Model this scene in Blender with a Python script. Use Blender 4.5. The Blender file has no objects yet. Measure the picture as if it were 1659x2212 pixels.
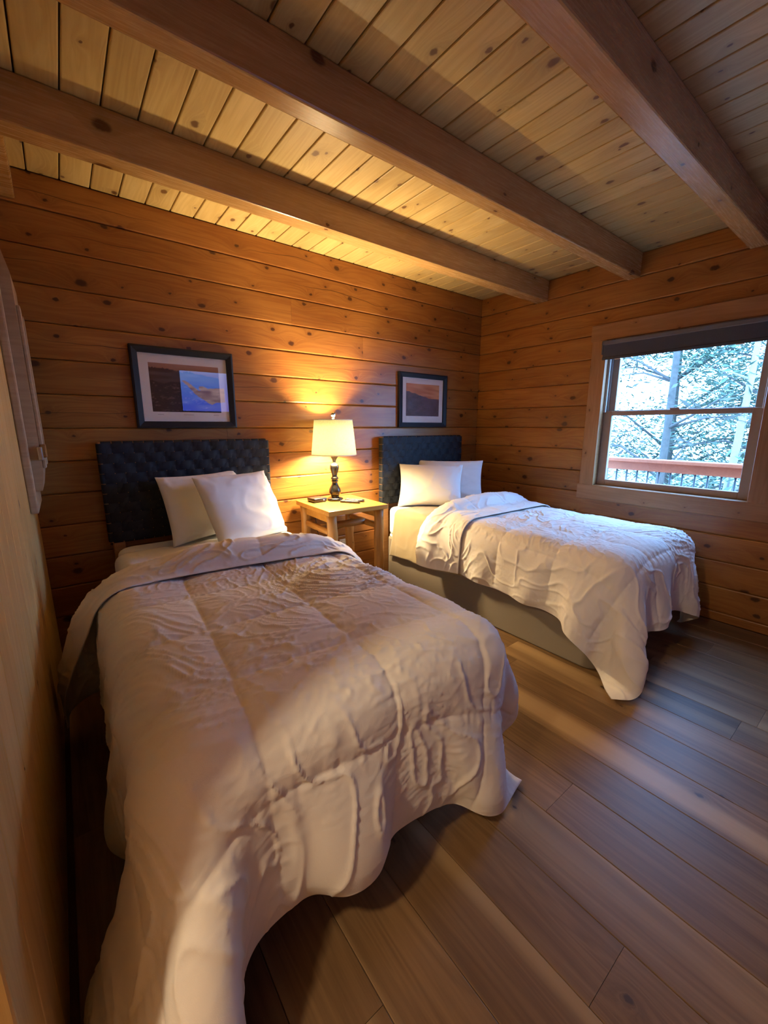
import bpy, bmesh, math, random, zlib, base64
import numpy as np
from mathutils import Vector, Matrix, noise

# ------------------------------------------------------------------ camera, world, lights
SC = bpy.context.scene
COL = SC.collection
CAM_H = 1.34
cam_d = bpy.data.cameras.new('camera')
cam = bpy.data.objects.new('camera', cam_d)
COL.objects.link(cam)
cam_d.sensor_fit = 'VERTICAL'
cam_d.sensor_height = 36.0
cam_d.lens = 36.0 * 888.0 / 2212.0
cam_d.clip_start = 0.02
cam.location = (0, 0, CAM_H)
cam.rotation_euler = (math.radians(90) - math.atan(185 / 888), 0, -math.radians(37.76))
SC.camera = cam

SC.view_settings.view_transform = 'Standard'
SC.view_settings.look = 'None'
SC.view_settings.exposure = -0.12
SC.view_settings.gamma = 1.0
SC.view_settings.use_curve_mapping = False
SC.cycles.use_denoising = True
SC.cycles.max_bounces = 10
SC.cycles.diffuse_bounces = 4
SC.cycles.sample_clamp_indirect = 6

SKY_COLOR = (0.20, 0.47, 1.0)
SKY_STRENGTH = 30.0
LAMP_COLOR = (1.0, 0.74, 0.40)
LAMP_POWER = 265.0
HALL_COLOR = (1.0, 0.80, 0.52)
HALL_POWER = 120.0
TV_STRENGTH = 3.4

world = bpy.data.worlds.new('world')
SC.world = world
world.use_nodes = True
bg = world.node_tree.nodes['Background']
bg.inputs[0].default_value = (*SKY_COLOR, 1)
bg.inputs[1].default_value = SKY_STRENGTH


def add_light(name, kind, loc, power, color, size, rot=(0, 0, 0)):
    d = bpy.data.lights.new(name, kind)
    d.energy = power
    d.color = color
    if kind == 'AREA':
        d.size = size
    else:
        d.shadow_soft_size = size
    o = bpy.data.objects.new(name, d)
    o.location = loc
    o.rotation_euler = rot
    COL.objects.link(o)
    return o


# room key points (metres): back wall Y=2.9, right wall X=3.482, left wall X=-0.15
YB, XR, XL, ZC = 2.9, 3.482, -0.15, 2.568
YF = -1.05

# ------------------------------------------------------------------ object helpers
def link(o, parent=None):
    COL.objects.link(o)
    if parent:
        o.parent = parent
    return o


def tag(o, label=None, cat=None, group=None, kind=None):
    for k, v in (('label', label), ('category', cat), ('group', group), ('kind', kind)):
        if v:
            o[k] = v
    return o


def empty(name, loc=(0, 0, 0), rz=0.0, parent=None):
    o = bpy.data.objects.new(name, None)
    o.empty_display_size = 0.1
    o.location = loc
    o.rotation_euler = (0, 0, rz)
    return link(o, parent)


def mesh_obj(name, bm, mat, parent=None, smooth=False, loc=None, mtx=None):
    me = bpy.data.meshes.new(name)
    bm.to_mesh(me)
    bm.free()
    if smooth:
        for p in me.polygons:
            p.use_smooth = True
    for m in (mat if isinstance(mat, (list, tuple)) else [mat]):
        me.materials.append(m)
    o = bpy.data.objects.new(name, me)
    link(o, parent)
    if loc:
        o.location = loc
    if mtx is not None:
        o.matrix_local = mtx
    return o


def add_box(bm, x0, x1, y0, y1, z0, z1, bevel=0.0, seg=2):
    r = bmesh.ops.create_cube(bm, size=1.0)
    vs = r['verts']
    for v in vs:
        v.co = ((x0 + x1) / 2 + v.co.x * (x1 - x0), (y0 + y1) / 2 + v.co.y * (y1 - y0), (z0 + z1) / 2 + v.co.z * (z1 - z0))
    if bevel:
        es = list({e for v in vs for e in v.link_edges})
        bmesh.ops.bevel(bm, geom=es, offset=bevel, segments=seg, affect='EDGES', profile=0.5)


def box_obj(name, x0, x1, y0, y1, z0, z1, mat, parent=None, bevel=0.0, seg=2, smooth=False):
    """box with its origin at its own centre so that object coordinates stay local"""
    bm = bmesh.new()
    cx, cy, cz = (x0 + x1) / 2, (y0 + y1) / 2, (z0 + z1) / 2
    add_box(bm, x0 - cx, x1 - cx, y0 - cy, y1 - cy, z0 - cz, z1 - cz, bevel, seg)
    return mesh_obj(name, bm, mat, parent, smooth, loc=(cx, cy, cz))


def add_tube(bm, pts, radii, n=10, cap=True):
    pts = [Vector(p) for p in pts]
    if not isinstance(radii, (list, tuple)):
        radii = [radii] * len(pts)
    rings = []
    up = Vector((0, 0, 1))
    for i, p in enumerate(pts):
        d = (pts[min(i + 1, len(pts) - 1)] - pts[max(i - 1, 0)]).normalized()
        a = d.cross(up)
        if a.length < 1e-3:
            a = d.cross(Vector((1, 0, 0)))
        a.normalize()
        b = d.cross(a)
        rings.append([bm.verts.new(p + (a * math.cos(2 * math.pi * k / n) + b * math.sin(2 * math.pi * k / n)) * radii[i]) for k in range(n)])
    for r0, r1 in zip(rings, rings[1:]):
        for k in range(n):
            bm.faces.new((r0[k], r0[(k + 1) % n], r1[(k + 1) % n], r1[k]))
    if cap:
        bm.faces.new(rings[0][::-1])
        bm.faces.new(rings[-1])
    bmesh.ops.recalc_face_normals(bm, faces=bm.faces[:])


def add_lathe(bm, prof, n=32, cx=0.0, cy=0.0):
    """prof: list of (radius, z)"""
    rings = []
    for r, z in prof:
        if r < 1e-5:
            rings.append([bm.verts.new((cx, cy, z))])
        else:
            rings.append([bm.verts.new((cx + r * math.cos(2 * math.pi * k / n), cy + r * math.sin(2 * math.pi * k / n), z)) for k in range(n)])
    for a, b in zip(rings, rings[1:]):
        for k in range(n):
            k2 = (k + 1) % n
            if len(a) == 1 and len(b) == 1:
                continue
            if len(a) == 1:
                bm.faces.new((a[0], b[k2], b[k]))
            elif len(b) == 1:
                bm.faces.new((a[k], a[k2], b[0]))
            else:
                bm.faces.new((a[k], a[k2], b[k2], b[k]))
    bmesh.ops.recalc_face_normals(bm, faces=bm.faces[:])


def frame_matrix(origin, xdir, ydir, zdir):
    m = Matrix((xdir, ydir, zdir)).transposed().to_4x4()
    m.translation = Vector(origin)
    return m


def grid_mesh(name, P, mat, parent=None, smooth=True, closed=False):
    """P: array (rows, cols, 3)"""
    nr, nc = P.shape[:2]
    idx = np.arange(nr * nc).reshape(nr, nc)
    q = np.stack([idx[:-1, :-1], idx[:-1, 1:], idx[1:, 1:], idx[1:, :-1]], -1).reshape(-1, 4)
    me = bpy.data.meshes.new(name)
    me.vertices.add(nr * nc)
    me.vertices.foreach_set('co', np.ascontiguousarray(P, dtype=np.float32).ravel())
    me.loops.add(q.size)
    me.loops.foreach_set('vertex_index', q.ravel().astype(np.int32))
    me.polygons.add(len(q))
    me.polygons.foreach_set('loop_start', (np.arange(len(q)) * 4).astype(np.int32))
    me.update(calc_edges=True)
    me.validate()
    me.materials.append(mat)
    if smooth:
        me.polygons.foreach_set('use_smooth', np.ones(len(q), dtype=bool))
    o = bpy.data.objects.new(name, me)
    return link(o, parent)


# ------------------------------------------------------------------ material helpers
def new_mat(name):
    m = bpy.data.materials.new(name)
    m.use_nodes = True
    nt = m.node_tree
    b = nt.nodes['Principled BSDF']
    return m, nt, b


def N(nt, kind, **kw):
    n = nt.nodes.new(kind)
    for k, v in kw.items():
        setattr(n, k, v)
    return n


def setin(n, **kw):
    for k, v in kw.items():
        n.inputs[k].default_value = v


def math_node(nt, op, a, b=None, c=None, clamp=False):
    n = N(nt, 'ShaderNodeMath', operation=op, use_clamp=clamp)
    for i, s in enumerate((a, b, c)):
        if s is None:
            continue
        if isinstance(s, (int, float)):
            n.inputs[i].default_value = s
        else:
            nt.links.new(s, n.inputs[i])
    return n.outputs[0]


def vmath(nt, op, a, b=None):
    n = N(nt, 'ShaderNodeVectorMath', operation=op)
    for i, s in enumerate((a, b)):
        if s is None:
            continue
        if isinstance(s, tuple):
            n.inputs[i].default_value = s
        else:
            nt.links.new(s, n.inputs[i])
    return n


def mixcol(nt, fac, a, b, mode='MIX'):
    n = N(nt, 'ShaderNodeMix', data_type='RGBA', blend_type=mode)
    for s, i in ((fac, 0), (a, 6), (b, 7)):
        if isinstance(s, (int, float)):
            n.inputs[i].default_value = s
        elif isinstance(s, tuple):
            n.inputs[i].default_value = (*s, 1) if len(s) == 3 else s
        else:
            nt.links.new(s, n.inputs[i])
    return n.outputs[2]


def ramp(nt, fac, stops):
    n = N(nt, 'ShaderNodeValToRGB')
    el = n.color_ramp.elements
    while len(el) < len(stops):
        el.new(0.5)
    for e, (p, c) in zip(el, stops):
        e.position = p
        e.color = (*c, 1) if len(c) == 3 else c
    nt.links.new(fac, n.inputs[0])
    return n.outputs[0]


def wood_mat(name, light, dark, knot=(0.09, 0.03, 0.012), knot_cell=(0.62, 0.13), knot_size=0.013, knot_rate=0.55,
             rough=0.38, grain=1.0, tone=0.16, streak=0.0, streak_col=None, bump=0.15, coat=0.0, check=0.0, fold3=False):
    """planed softwood: grain along object X, face in object XY; every board gets its own offset"""
    m, nt, b = new_mat(name)
    tc = N(nt, 'ShaderNodeTexCoord')
    oi = N(nt, 'ShaderNodeObjectInfo')
    offs = N(nt, 'ShaderNodeCombineXYZ')
    nt.links.new(math_node(nt, 'MULTIPLY', oi.outputs['Random'], 37.0), offs.inputs[0])
    nt.links.new(math_node(nt, 'MULTIPLY', oi.outputs['Random'], 91.0), offs.inputs[1])
    p = vmath(nt, 'ADD', tc.outputs['Object'], offs.outputs[0]).outputs[0]
    if fold3:
        # square timber: carry the pattern round the arris instead of straight through
        q3 = N(nt, 'ShaderNodeSeparateXYZ')
        nt.links.new(p, q3.inputs[0])
        c3 = N(nt, 'ShaderNodeCombineXYZ')
        nt.links.new(q3.outputs[0], c3.inputs[0])
        nt.links.new(math_node(nt, 'ADD', q3.outputs[1], q3.outputs[2]), c3.inputs[1])
        p = c3.outputs[0]
    # knots
    ksc = (1 / knot_cell[0], 1 / knot_cell[1], 0.0)
    pk = vmath(nt, 'MULTIPLY', p, ksc).outputs[0]
    vo = N(nt, 'ShaderNodeTexVoronoi', voronoi_dimensions='2D')
    setin(vo, Scale=1.0, Randomness=0.9)
    nt.links.new(pk, vo.inputs['Vector'])
    back = vmath(nt, 'MULTIPLY', vo.outputs['Position'], (knot_cell[0], knot_cell[1], 0.0)).outputs[0]
    flat = vmath(nt, 'MULTIPLY', p, (1.0, 1.0, 0.0)).outputs[0]
    dvec = vmath(nt, 'SUBTRACT', flat, back).outputs[0]
    warp = N(nt, 'ShaderNodeTexNoise')
    setin(warp, Scale=45.0, Detail=2.0)
    nt.links.new(p, warp.inputs['Vector'])
    wv = vmath(nt, 'SUBTRACT', warp.outputs['Color'], (0.5, 0.5, 0.5)).outputs[0]
    wv = vmath(nt, 'MULTIPLY', wv, (0.014, 0.014, 0.0)).outputs[0]
    dvec2 = vmath(nt, 'ADD', dvec, wv).outputs[0]
    dvec2 = vmath(nt, 'MULTIPLY', dvec2, (0.75, 1.15, 0.0)).outputs[0]
    dist = vmath(nt, 'LENGTH', dvec2).outputs['Value']
    sepc = N(nt, 'ShaderNodeSeparateColor')
    nt.links.new(vo.outputs['Color'], sepc.inputs[0])
    gate = math_node(nt, 'LESS_THAN', sepc.outputs[0], knot_rate)
    rad = math_node(nt, 'MULTIPLY', math_node(nt, 'ADD', math_node(nt, 'MULTIPLY', math_node(nt, 'POWER', sepc.outputs[1], 2.0), 1.2), 0.45), knot_size)
    kn = math_node(nt, 'DIVIDE', dist, rad)
    inside = math_node(nt, 'MULTIPLY', math_node(nt, 'SUBTRACT', 1.0, math_node(nt, 'MULTIPLY', math_node(nt, 'SUBTRACT', kn, 0.75), 2.2, clamp=True)), gate)
    halo = math_node(nt, 'MULTIPLY', math_node(nt, 'POWER', 2.0, math_node(nt, 'MULTIPLY', kn, -0.55)), gate)
    # grain, swelling round the knots
    pg = vmath(nt, 'MULTIPLY', p, (0.55, 9.0, 9.0)).outputs[0]
    bend = N(nt, 'ShaderNodeCombineXYZ')
    nt.links.new(math_node(nt, 'MULTIPLY', halo, 0.9), bend.inputs[1])
    pg = vmath(nt, 'ADD', pg, bend.outputs[0]).outputs[0]
    nz = N(nt, 'ShaderNodeTexNoise')
    setin(nz, Scale=1.0, Detail=3.0, Roughness=0.6, Distortion=0.4)
    nt.links.new(pg, nz.inputs['Vector'])
    rings = math_node(nt, 'FRACT', math_node(nt, 'MULTIPLY', nz.outputs[0], 9.0 * grain))
    rings = math_node(nt, 'ABSOLUTE', math_node(nt, 'SUBTRACT', rings, 0.5))
    fine = N(nt, 'ShaderNodeTexNoise')
    setin(fine, Scale=1.0, Detail=4.0, Roughness=0.7)
    nt.links.new(vmath(nt, 'MULTIPLY', p, (6.0, 160.0, 160.0)).outputs[0], fine.inputs['Vector'])
    blotch = N(nt, 'ShaderNodeTexNoise')
    setin(blotch, Scale=1.0, Detail=2.0)
    nt.links.new(vmath(nt, 'MULTIPLY', p, (1.6, 5.0, 5.0)).outputs[0], blotch.inputs['Vector'])
    f = math_node(nt, 'ADD', math_node(nt, 'MULTIPLY', rings, 0.55), math_node(nt, 'MULTIPLY', fine.outputs[0], 0.45))
    f = math_node(nt, 'ADD', f, math_node(nt, 'MULTIPLY', math_node(nt, 'SUBTRACT', blotch.outputs[0], 0.5), 0.9), clamp=True)
    col = ramp(nt, f, [(0.12, dark), (0.72, light)])
    if streak_col:
        st = N(nt, 'ShaderNodeTexNoise')
        setin(st, Scale=1.0, Detail=1.0)
        nt.links.new(vmath(nt, 'MULTIPLY', p, (0.35, 7.0, 7.0)).outputs[0], st.inputs['Vector'])
        sf = math_node(nt, 'MULTIPLY', math_node(nt, 'SUBTRACT', st.outputs[0], 0.55), 6.0, clamp=True)
        col = mixcol(nt, math_node(nt, 'MULTIPLY', sf, streak), col, streak_col)
    col = mixcol(nt, math_node(nt, 'MULTIPLY', halo, 0.55), col, tuple(c * 0.55 for c in dark))
    col = mixcol(nt, math_node(nt, 'MULTIPLY', inside, 0.9), col, knot)
    if check:
        # drying checks: a thin wandering crack along part of the board
        cw = N(nt, 'ShaderNodeTexNoise')
        setin(cw, Scale=1.0, Detail=3.0)
        nt.links.new(vmath(nt, 'MULTIPLY', p, (1.3, 0.0, 0.0)).outputs[0], cw.inputs['Vector'])
        sy = N(nt, 'ShaderNodeSeparateXYZ')
        nt.links.new(tc.outputs['Object'], sy.inputs[0])
        line = math_node(nt, 'ABSOLUTE', math_node(nt, 'SUBTRACT', sy.outputs[1], math_node(nt, 'MULTIPLY', math_node(nt, 'SUBTRACT', cw.outputs[0], 0.5), 0.16)))
        cm = N(nt, 'ShaderNodeTexNoise')
        setin(cm, Scale=1.0, Detail=1.0)
        nt.links.new(vmath(nt, 'MULTIPLY', p, (0.9, 0.0, 3.0)).outputs[0], cm.inputs['Vector'])
        wdt = math_node(nt, 'MULTIPLY', math_node(nt, 'SUBTRACT', cm.outputs[0], 0.47), 0.012, clamp=True)
        ck = math_node(nt, 'MULTIPLY', math_node(nt, 'LESS_THAN', line, wdt), check)
        col = mixcol(nt, ck, col, tuple(c * 0.3 for c in dark))
    hsv = N(nt, 'ShaderNodeHueSaturation')
    v = math_node(nt, 'ADD', math_node(nt, 'MULTIPLY', math_node(nt, 'SUBTRACT', oi.outputs['Random'], 0.5), tone * 2), 1.0)
    nt.links.new(v, hsv.inputs['Value'])
    nt.links.new(col, hsv.inputs['Color'])
    nt.links.new(hsv.outputs[0], b.inputs['Base Color'])
    rr = math_node(nt, 'ADD', math_node(nt, 'MULTIPLY', fine.outputs[0], 0.14), rough - 0.07)
    nt.links.new(rr, b.inputs['Roughness'])
    b.inputs['Specular IOR Level'].default_value = 0.4
    if coat:
        setin(b, **{'Coat Weight': coat, 'Coat Roughness': 0.25})
    bp = N(nt, 'ShaderNodeBump')
    setin(bp, Strength=bump, Distance=0.004)
    h = math_node(nt, 'ADD', math_node(nt, 'MULTIPLY', fine.outputs[0], 0.5), math_node(nt, 'MULTIPLY', blotch.outputs[0], 1.2))
    nt.links.new(h, bp.inputs['Height'])
    nt.links.new(bp.outputs[0], b.inputs['Normal'])
    return m


def cloth_mat(name, color, weave=900.0, rough=0.9, bump=0.25, crease=0.0, sheen=0.15):
    m, nt, b = new_mat(name)
    tc = N(nt, 'ShaderNodeTexCoord')
    nz = N(nt, 'ShaderNodeTexNoise')
    setin(nz, Scale=weave, Detail=2.0)
    nt.links.new(tc.outputs['Object'], nz.inputs['Vector'])
    n2 = N(nt, 'ShaderNodeTexNoise')
    setin(n2, Scale=6.0, Detail=3.0)
    nt.links.new(tc.outputs['Object'], n2.inputs['Vector'])
    c = mixcol(nt, math_node(nt, 'MULTIPLY', n2.outputs[0], 0.25), color, tuple(x * 0.88 for x in color))
    nt.links.new(c, b.inputs['Base Color'])
    setin(b, Roughness=rough)
    b.inputs['Sheen Weight'].default_value = sheen
    h = math_node(nt, 'MULTIPLY', nz.outputs[0], 0.35)
    if crease:
        n3 = N(nt, 'ShaderNodeTexNoise')
        setin(n3, Scale=38.0, Detail=4.0, Distortion=1.4)
        nt.links.new(tc.outputs['Object'], n3.inputs['Vector'])
        h = math_node(nt, 'ADD', h, math_node(nt, 'MULTIPLY', n3.outputs[0], crease))
    bp = N(nt, 'ShaderNodeBump')
    setin(bp, Strength=bump, Distance=0.004)
    nt.links.new(h, bp.inputs['Height'])
    nt.links.new(bp.outputs[0], b.inputs['Normal'])
    return m


def plain_mat(name, color, rough=0.5, metal=0.0, noise_amt=0.08, scale=60.0, bump=0.0, emit=None, emit_s=0.0, spec=0.5):
    m, nt, b = new_mat(name)
    tc = N(nt, 'ShaderNodeTexCoord')
    nz = N(nt, 'ShaderNodeTexNoise')
    setin(nz, Scale=scale, Detail=3.0)
    nt.links.new(tc.outputs['Object'], nz.inputs['Vector'])
    c = mixcol(nt, nz.outputs[0], tuple(x * (1 - noise_amt) for x in color), tuple(min(1, x * (1 + noise_amt)) for x in color))
    nt.links.new(c, b.inputs['Base Color'])
    setin(b, Roughness=rough, Metallic=metal)
    b.inputs['Specular IOR Level'].default_value = spec
    if bump:
        bp = N(nt, 'ShaderNodeBump')
        setin(bp, Strength=bump, Distance=0.002)
        nt.links.new(nz.outputs[0], bp.inputs['Height'])
        nt.links.new(bp.outputs[0], b.inputs['Normal'])
    if emit:
        setin(b, **{'Emission Color': (*emit, 1), 'Emission Strength': emit_s})
    return m


def attr_mat(name, rough=0.6, emit=0.0):
    m, nt, b = new_mat(name)
    a = N(nt, 'ShaderNodeAttribute', attribute_name='print')
    if emit:
        setin(b, **{'Base Color': (0.01, 0.01, 0.01, 1), 'Emission Strength': emit})
        nt.links.new(a.outputs['Color'], b.inputs['Emission Color'])
    else:
        nt.links.new(a.outputs['Color'], b.inputs['Base Color'])
    setin(b, Roughness=rough)
    return m


def glass_mat(name, ior=1.5, tint=(1, 1, 1)):
    """thin pane: clear with a Fresnel mirror on top"""
    m = bpy.data.materials.new(name)
    m.use_nodes = True
    nt = m.node_tree
    nt.nodes.remove(nt.nodes['Principled BSDF'])
    out = nt.nodes['Material Output']
    tr = N(nt, 'ShaderNodeBsdfTransparent')
    tr.inputs[0].default_value = (*tint, 1)
    gl = N(nt, 'ShaderNodeBsdfGlossy')
    gl.inputs['Roughness'].default_value = 0.0
    fr = N(nt, 'ShaderNodeFresnel')
    fr.inputs[0].default_value = ior
    mx = N(nt, 'ShaderNodeMixShader')
    geo = N(nt, 'ShaderNodeNewGeometry')
    front = math_node(nt, 'SUBTRACT', 1.0, geo.outputs['Backfacing'])
    nt.links.new(math_node(nt, 'MULTIPLY', fr.outputs[0], front), mx.inputs[0])
    nt.links.new(tr.outputs[0], mx.inputs[1])
    nt.links.new(gl.outputs[0], mx.inputs[2])
    nt.links.new(mx.outputs[0], out.inputs[0])
    return m


M = {}
M['log'] = wood_mat('log_pine', (0.39, 0.172, 0.040), (0.25, 0.090, 0.018), knot=(0.05, 0.015, 0.006), knot_rate=0.85, knot_cell=(0.42, 0.10), knot_size=0.0125, tone=0.14, rough=0.36, check=0.9)
M['ceil'] = wood_mat('ceiling_pine', (0.60, 0.445, 0.19), (0.45, 0.305, 0.11), knot=(0.12, 0.05, 0.02), knot_cell=(0.34, 0.07), knot_size=0.011, knot_rate=0.5, tone=0.1, rough=0.42)
M['beam'] = wood_mat('beam_pine', (0.57, 0.36, 0.145), (0.43, 0.245, 0.085), knot_cell=(0.5, 0.16), knot_size=0.017, knot_rate=0.4, tone=0.05, rough=0.27, fold3=True)
M['partition'] = wood_mat('partition_pine', (0.70, 0.48, 0.20), (0.57, 0.35, 0.12), knot_cell=(0.7, 0.12), knot_size=0.008, knot_rate=0.35, tone=0.06, rough=0.45)
M['trim'] = wood_mat('trim_pine', (0.42, 0.22, 0.095), (0.30, 0.145, 0.055), knot_cell=(0.3, 0.09), knot_size=0.009, knot_rate=0.5, tone=0.05, rough=0.42)
M['floor'] = wood_mat('floor_oak', (0.235, 0.132, 0.056), (0.125, 0.066, 0.026), knot=(0.05, 0.028, 0.016), knot_cell=(0.6, 0.16), knot_size=0.013, knot_rate=0.3, tone=0.16, rough=0.43, streak=0.7, streak_col=(0.40, 0.26, 0.125), bump=0.06)
M['table'] = wood_mat('table_pine', (0.50, 0.26, 0.055), (0.36, 0.17, 0.032), knot_cell=(0.3, 0.12), knot_size=0.009, knot_rate=0.4, tone=0.06, rough=0.33)
M['logleg'] = wood_mat('peeled_log', (0.46, 0.235, 0.062), (0.32, 0.145, 0.035), knot_cell=(0.2, 0.06), knot_size=0.008, knot_rate=0.4, tone=0.06, rough=0.4)
M['rack'] = wood_mat('pale_pine', (0.50, 0.36, 0.22), (0.38, 0.26, 0.15), knot_cell=(0.3, 0.08), knot_size=0.007, knot_rate=0.3, tone=0.06, rough=0.45)
M['rail'] = wood_mat('deck_rail', (0.46, 0.125, 0.052), (0.34, 0.09, 0.038), knot_cell=(0.8, 0.1), knot_rate=0.2, tone=0.05, rough=0.6)
M['gap'] = plain_mat('dark_joint', (0.10, 0.045, 0.015), 0.8)
M['comforter'] = cloth_mat('white_cotton', (0.83, 0.775, 0.72), crease=0.5, bump=0.35)
M['pillow'] = cloth_mat('pillow_cotton', (0.76, 0.76, 0.76), crease=0.12, bump=0.3)
M['sheet'] = cloth_mat('sheet_cotton', (0.80, 0.78, 0.75), crease=0.3)
M['mattress'] = cloth_mat('mattress_cover', (0.80, 0.82, 0.84), crease=0.25)
M['blanket'] = cloth_mat('beige_blanket', (0.31, 0.24, 0.135), crease=0.25, sheen=0.4)
M['base'] = cloth_mat('taupe_wrap', (0.23, 0.19, 0.14), weave=700, crease=0.04)
M['strap'] = plain_mat('navy_leather', (0.010, 0.013, 0.020), 0.6, scale=90, bump=0.15, spec=0.3)
M['frame'] = plain_mat('black_frame', (0.010, 0.012, 0.018), 0.5, scale=80, spec=0.3)
M['mat'] = plain_mat('mat_board', (0.80, 0.78, 0.76), 0.8, noise_amt=0.02)
M['ink'] = plain_mat('grey_ink', (0.35, 0.33, 0.33), 0.8)
M['lamp'] = plain_mat('bronze_black', (0.012, 0.011, 0.010), 0.22, scale=30)
M['black'] = plain_mat('black_plastic', (0.014, 0.014, 0.016), 0.35)
M['button'] = plain_mat('grey_rubber', (0.10, 0.10, 0.13), 0.6)
M['led'] = plain_mat('white_led', (0.8, 0.8, 0.8), 0.4, emit=(1, 0.95, 0.8), emit_s=1.0)
M['silver'] = plain_mat('brushed_metal', (0.62, 0.60, 0.56), 0.3, metal=1.0)
M['crystal'] = plain_mat('finial_steel', (0.75, 0.78, 0.78), 0.12, metal=1.0)
M['plate'] = plain_mat('outlet_plate', (0.70, 0.66, 0.58), 0.45)
M['glass'] = glass_mat('window_glass', 1.45)
M['picglass'] = glass_mat('picture_glass', 2.2)
M['vinyl'] = plain_mat('brown_sash', (0.32, 0.22, 0.15), 0.45, scale=40)
M['track'] = plain_mat('jamb_track', (0.42, 0.40, 0.38), 0.4)
M['blind'] = plain_mat('blackout_fabric', (0.055, 0.060, 0.072), 0.75, scale=300, bump=0.2)
M['cassette'] = plain_mat('blind_cassette', (0.13, 0.13, 0.135), 0.6, scale=100)
M['iron'] = plain_mat('black_iron', (0.02, 0.03, 0.03), 0.5)
M['bark'] = plain_mat('grey_bark', (0.060, 0.050, 0.038), 0.9, noise_amt=0.5, scale=18, bump=0.6)
M['palebark'] = plain_mat('pale_bark', (0.24, 0.22, 0.18), 0.9, noise_amt=0.2, scale=18, bump=0.4)
M['leaf'] = plain_mat('evergreen_leaf', (0.045, 0.075, 0.040), 0.7, noise_amt=0.5, scale=3)
M['leaf2'] = plain_mat('spring_leaf', (0.06, 0.06, 0.04), 0.7, noise_amt=0.4, scale=3)
M['ground'] = plain_mat('pale_ground', (0.12, 0.13, 0.11), 0.95, noise_amt=0.4, scale=2)
M['print'] = attr_mat('photo_print', 0.5)
M['screen'] = attr_mat('screen_image', 0.3, emit=TV_STRENGTH)
M['hall'] = plain_mat('hall_wall', (0.55, 0.36, 0.17), 0.6, scale=4)
M['bulb'] = plain_mat('warm_bulb', (0.9, 0.85, 0.7), 0.4, emit=LAMP_COLOR, emit_s=6.0)
M['globe'] = plain_mat('opal_globe', (0.9, 0.88, 0.8), 0.4, emit=HALL_COLOR, emit_s=8.0)


def shade_material():
    m = bpy.data.materials.new('linen_shade')
    m.use_nodes = True
    nt = m.node_tree
    nt.nodes.remove(nt.nodes['Principled BSDF'])
    out = nt.nodes['Material Output']
    tc = N(nt, 'ShaderNodeTexCoord')
    w1 = N(nt, 'ShaderNodeTexNoise')
    setin(w1, Scale=1.0, Detail=2.0)
    nt.links.new(vmath(nt, 'MULTIPLY', tc.outputs['Object'], (60, 60, 400)).outputs[0], w1.inputs['Vector'])
    w2 = N(nt, 'ShaderNodeTexNoise')
    setin(w2, Scale=1.0, Detail=2.0)
    nt.links.new(vmath(nt, 'MULTIPLY', tc.outputs['Object'], (500, 500, 40)).outputs[0], w2.inputs['Vector'])
    f = math_node(nt, 'MULTIPLY', math_node(nt, 'ADD', w1.outputs[0], w2.outputs[0]), 0.5)
    c = ramp(nt, f, [(0.32, (0.62, 0.66, 0.50)), (0.62, (0.86, 0.88, 0.74))])
    d = N(nt, 'ShaderNodeBsdfDiffuse')
    t = N(nt, 'ShaderNodeBsdfTranslucent')
    nt.links.new(c, d.inputs[0])
    nt.links.new(c, t.inputs[0])
    mx = N(nt, 'ShaderNodeMixShader')
    mx.inputs[0].default_value = 0.32
    nt.links.new(d.outputs[0], mx.inputs[1])
    nt.links.new(t.outputs[0], mx.inputs[2])
    nt.links.new(mx.outputs[0], out.inputs[0])
    return m


M['shade'] = shade_material()

# ------------------------------------------------------------------ setting: boards
X3, Y3, Z3 = Vector((1, 0, 0)), Vector((0, 1, 0)), Vector((0, 0, 1))
_board_cache = {}


def board_mesh(length, width, thick, bevel, mat):
    key = (round(length, 3), round(width, 3), thick, bevel, mat.name)
    if key in _board_cache:
        return _board_cache[key]
    L, W = length / 2, width / 2
    prof = [(-W, -thick), (-W, -bevel), (-W + bevel * 0.35, -bevel * 0.25), (-W + bevel, 0), (W - bevel, 0), (W - bevel * 0.35, -bevel * 0.25), (W, -bevel), (W, -thick)]
    me = bpy.data.meshes.new('board')
    n = len(prof)
    vs = [(-L, y, z) for y, z in prof] + [(L, y, z) for y, z in prof]
    fs = [(i + 1, i, i + n, i + n + 1) for i in range(n - 1)] + [(0, n - 1, 2 * n - 1, n)] + [tuple(range(n)), tuple(range(2 * n - 1, n - 1, -1))]
    me.from_pydata(vs, [], fs)
    me.update()
    bm = bmesh.new()
    bm.from_mesh(me)
    bmesh.ops.recalc_face_normals(bm, faces=bm.faces[:])
    bm.to_mesh(me)
    bm.free()
    me.materials.append(mat)
    _board_cache[key] = me
    return me


def board(name, mat, parent, center, xdir, ydir, zdir, length, width, thick=0.03, bevel=0.006):
    o = bpy.data.objects.new(name, board_mesh(length, width, thick, bevel, mat))
    link(o, parent)
    o.matrix_local = frame_matrix(center, xdir, ydir, zdir)
    return o


def slab(name, x0, x1, y0, y1, z0, z1, mat, kind='structure'):
    bm = bmesh.new()
    add_box(bm, x0, x1, y0, y1, z0, z1)
    o = mesh_obj(name, bm, mat)
    o['kind'] = kind
    return o


COURSES = [0.79 + 0.18 * k for k in range(-4, 11)]     # seams of the log courses, 0.07 .. 2.59
COURSES = [-0.0] + COURSES
COURSES[-1] = ZC


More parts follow.
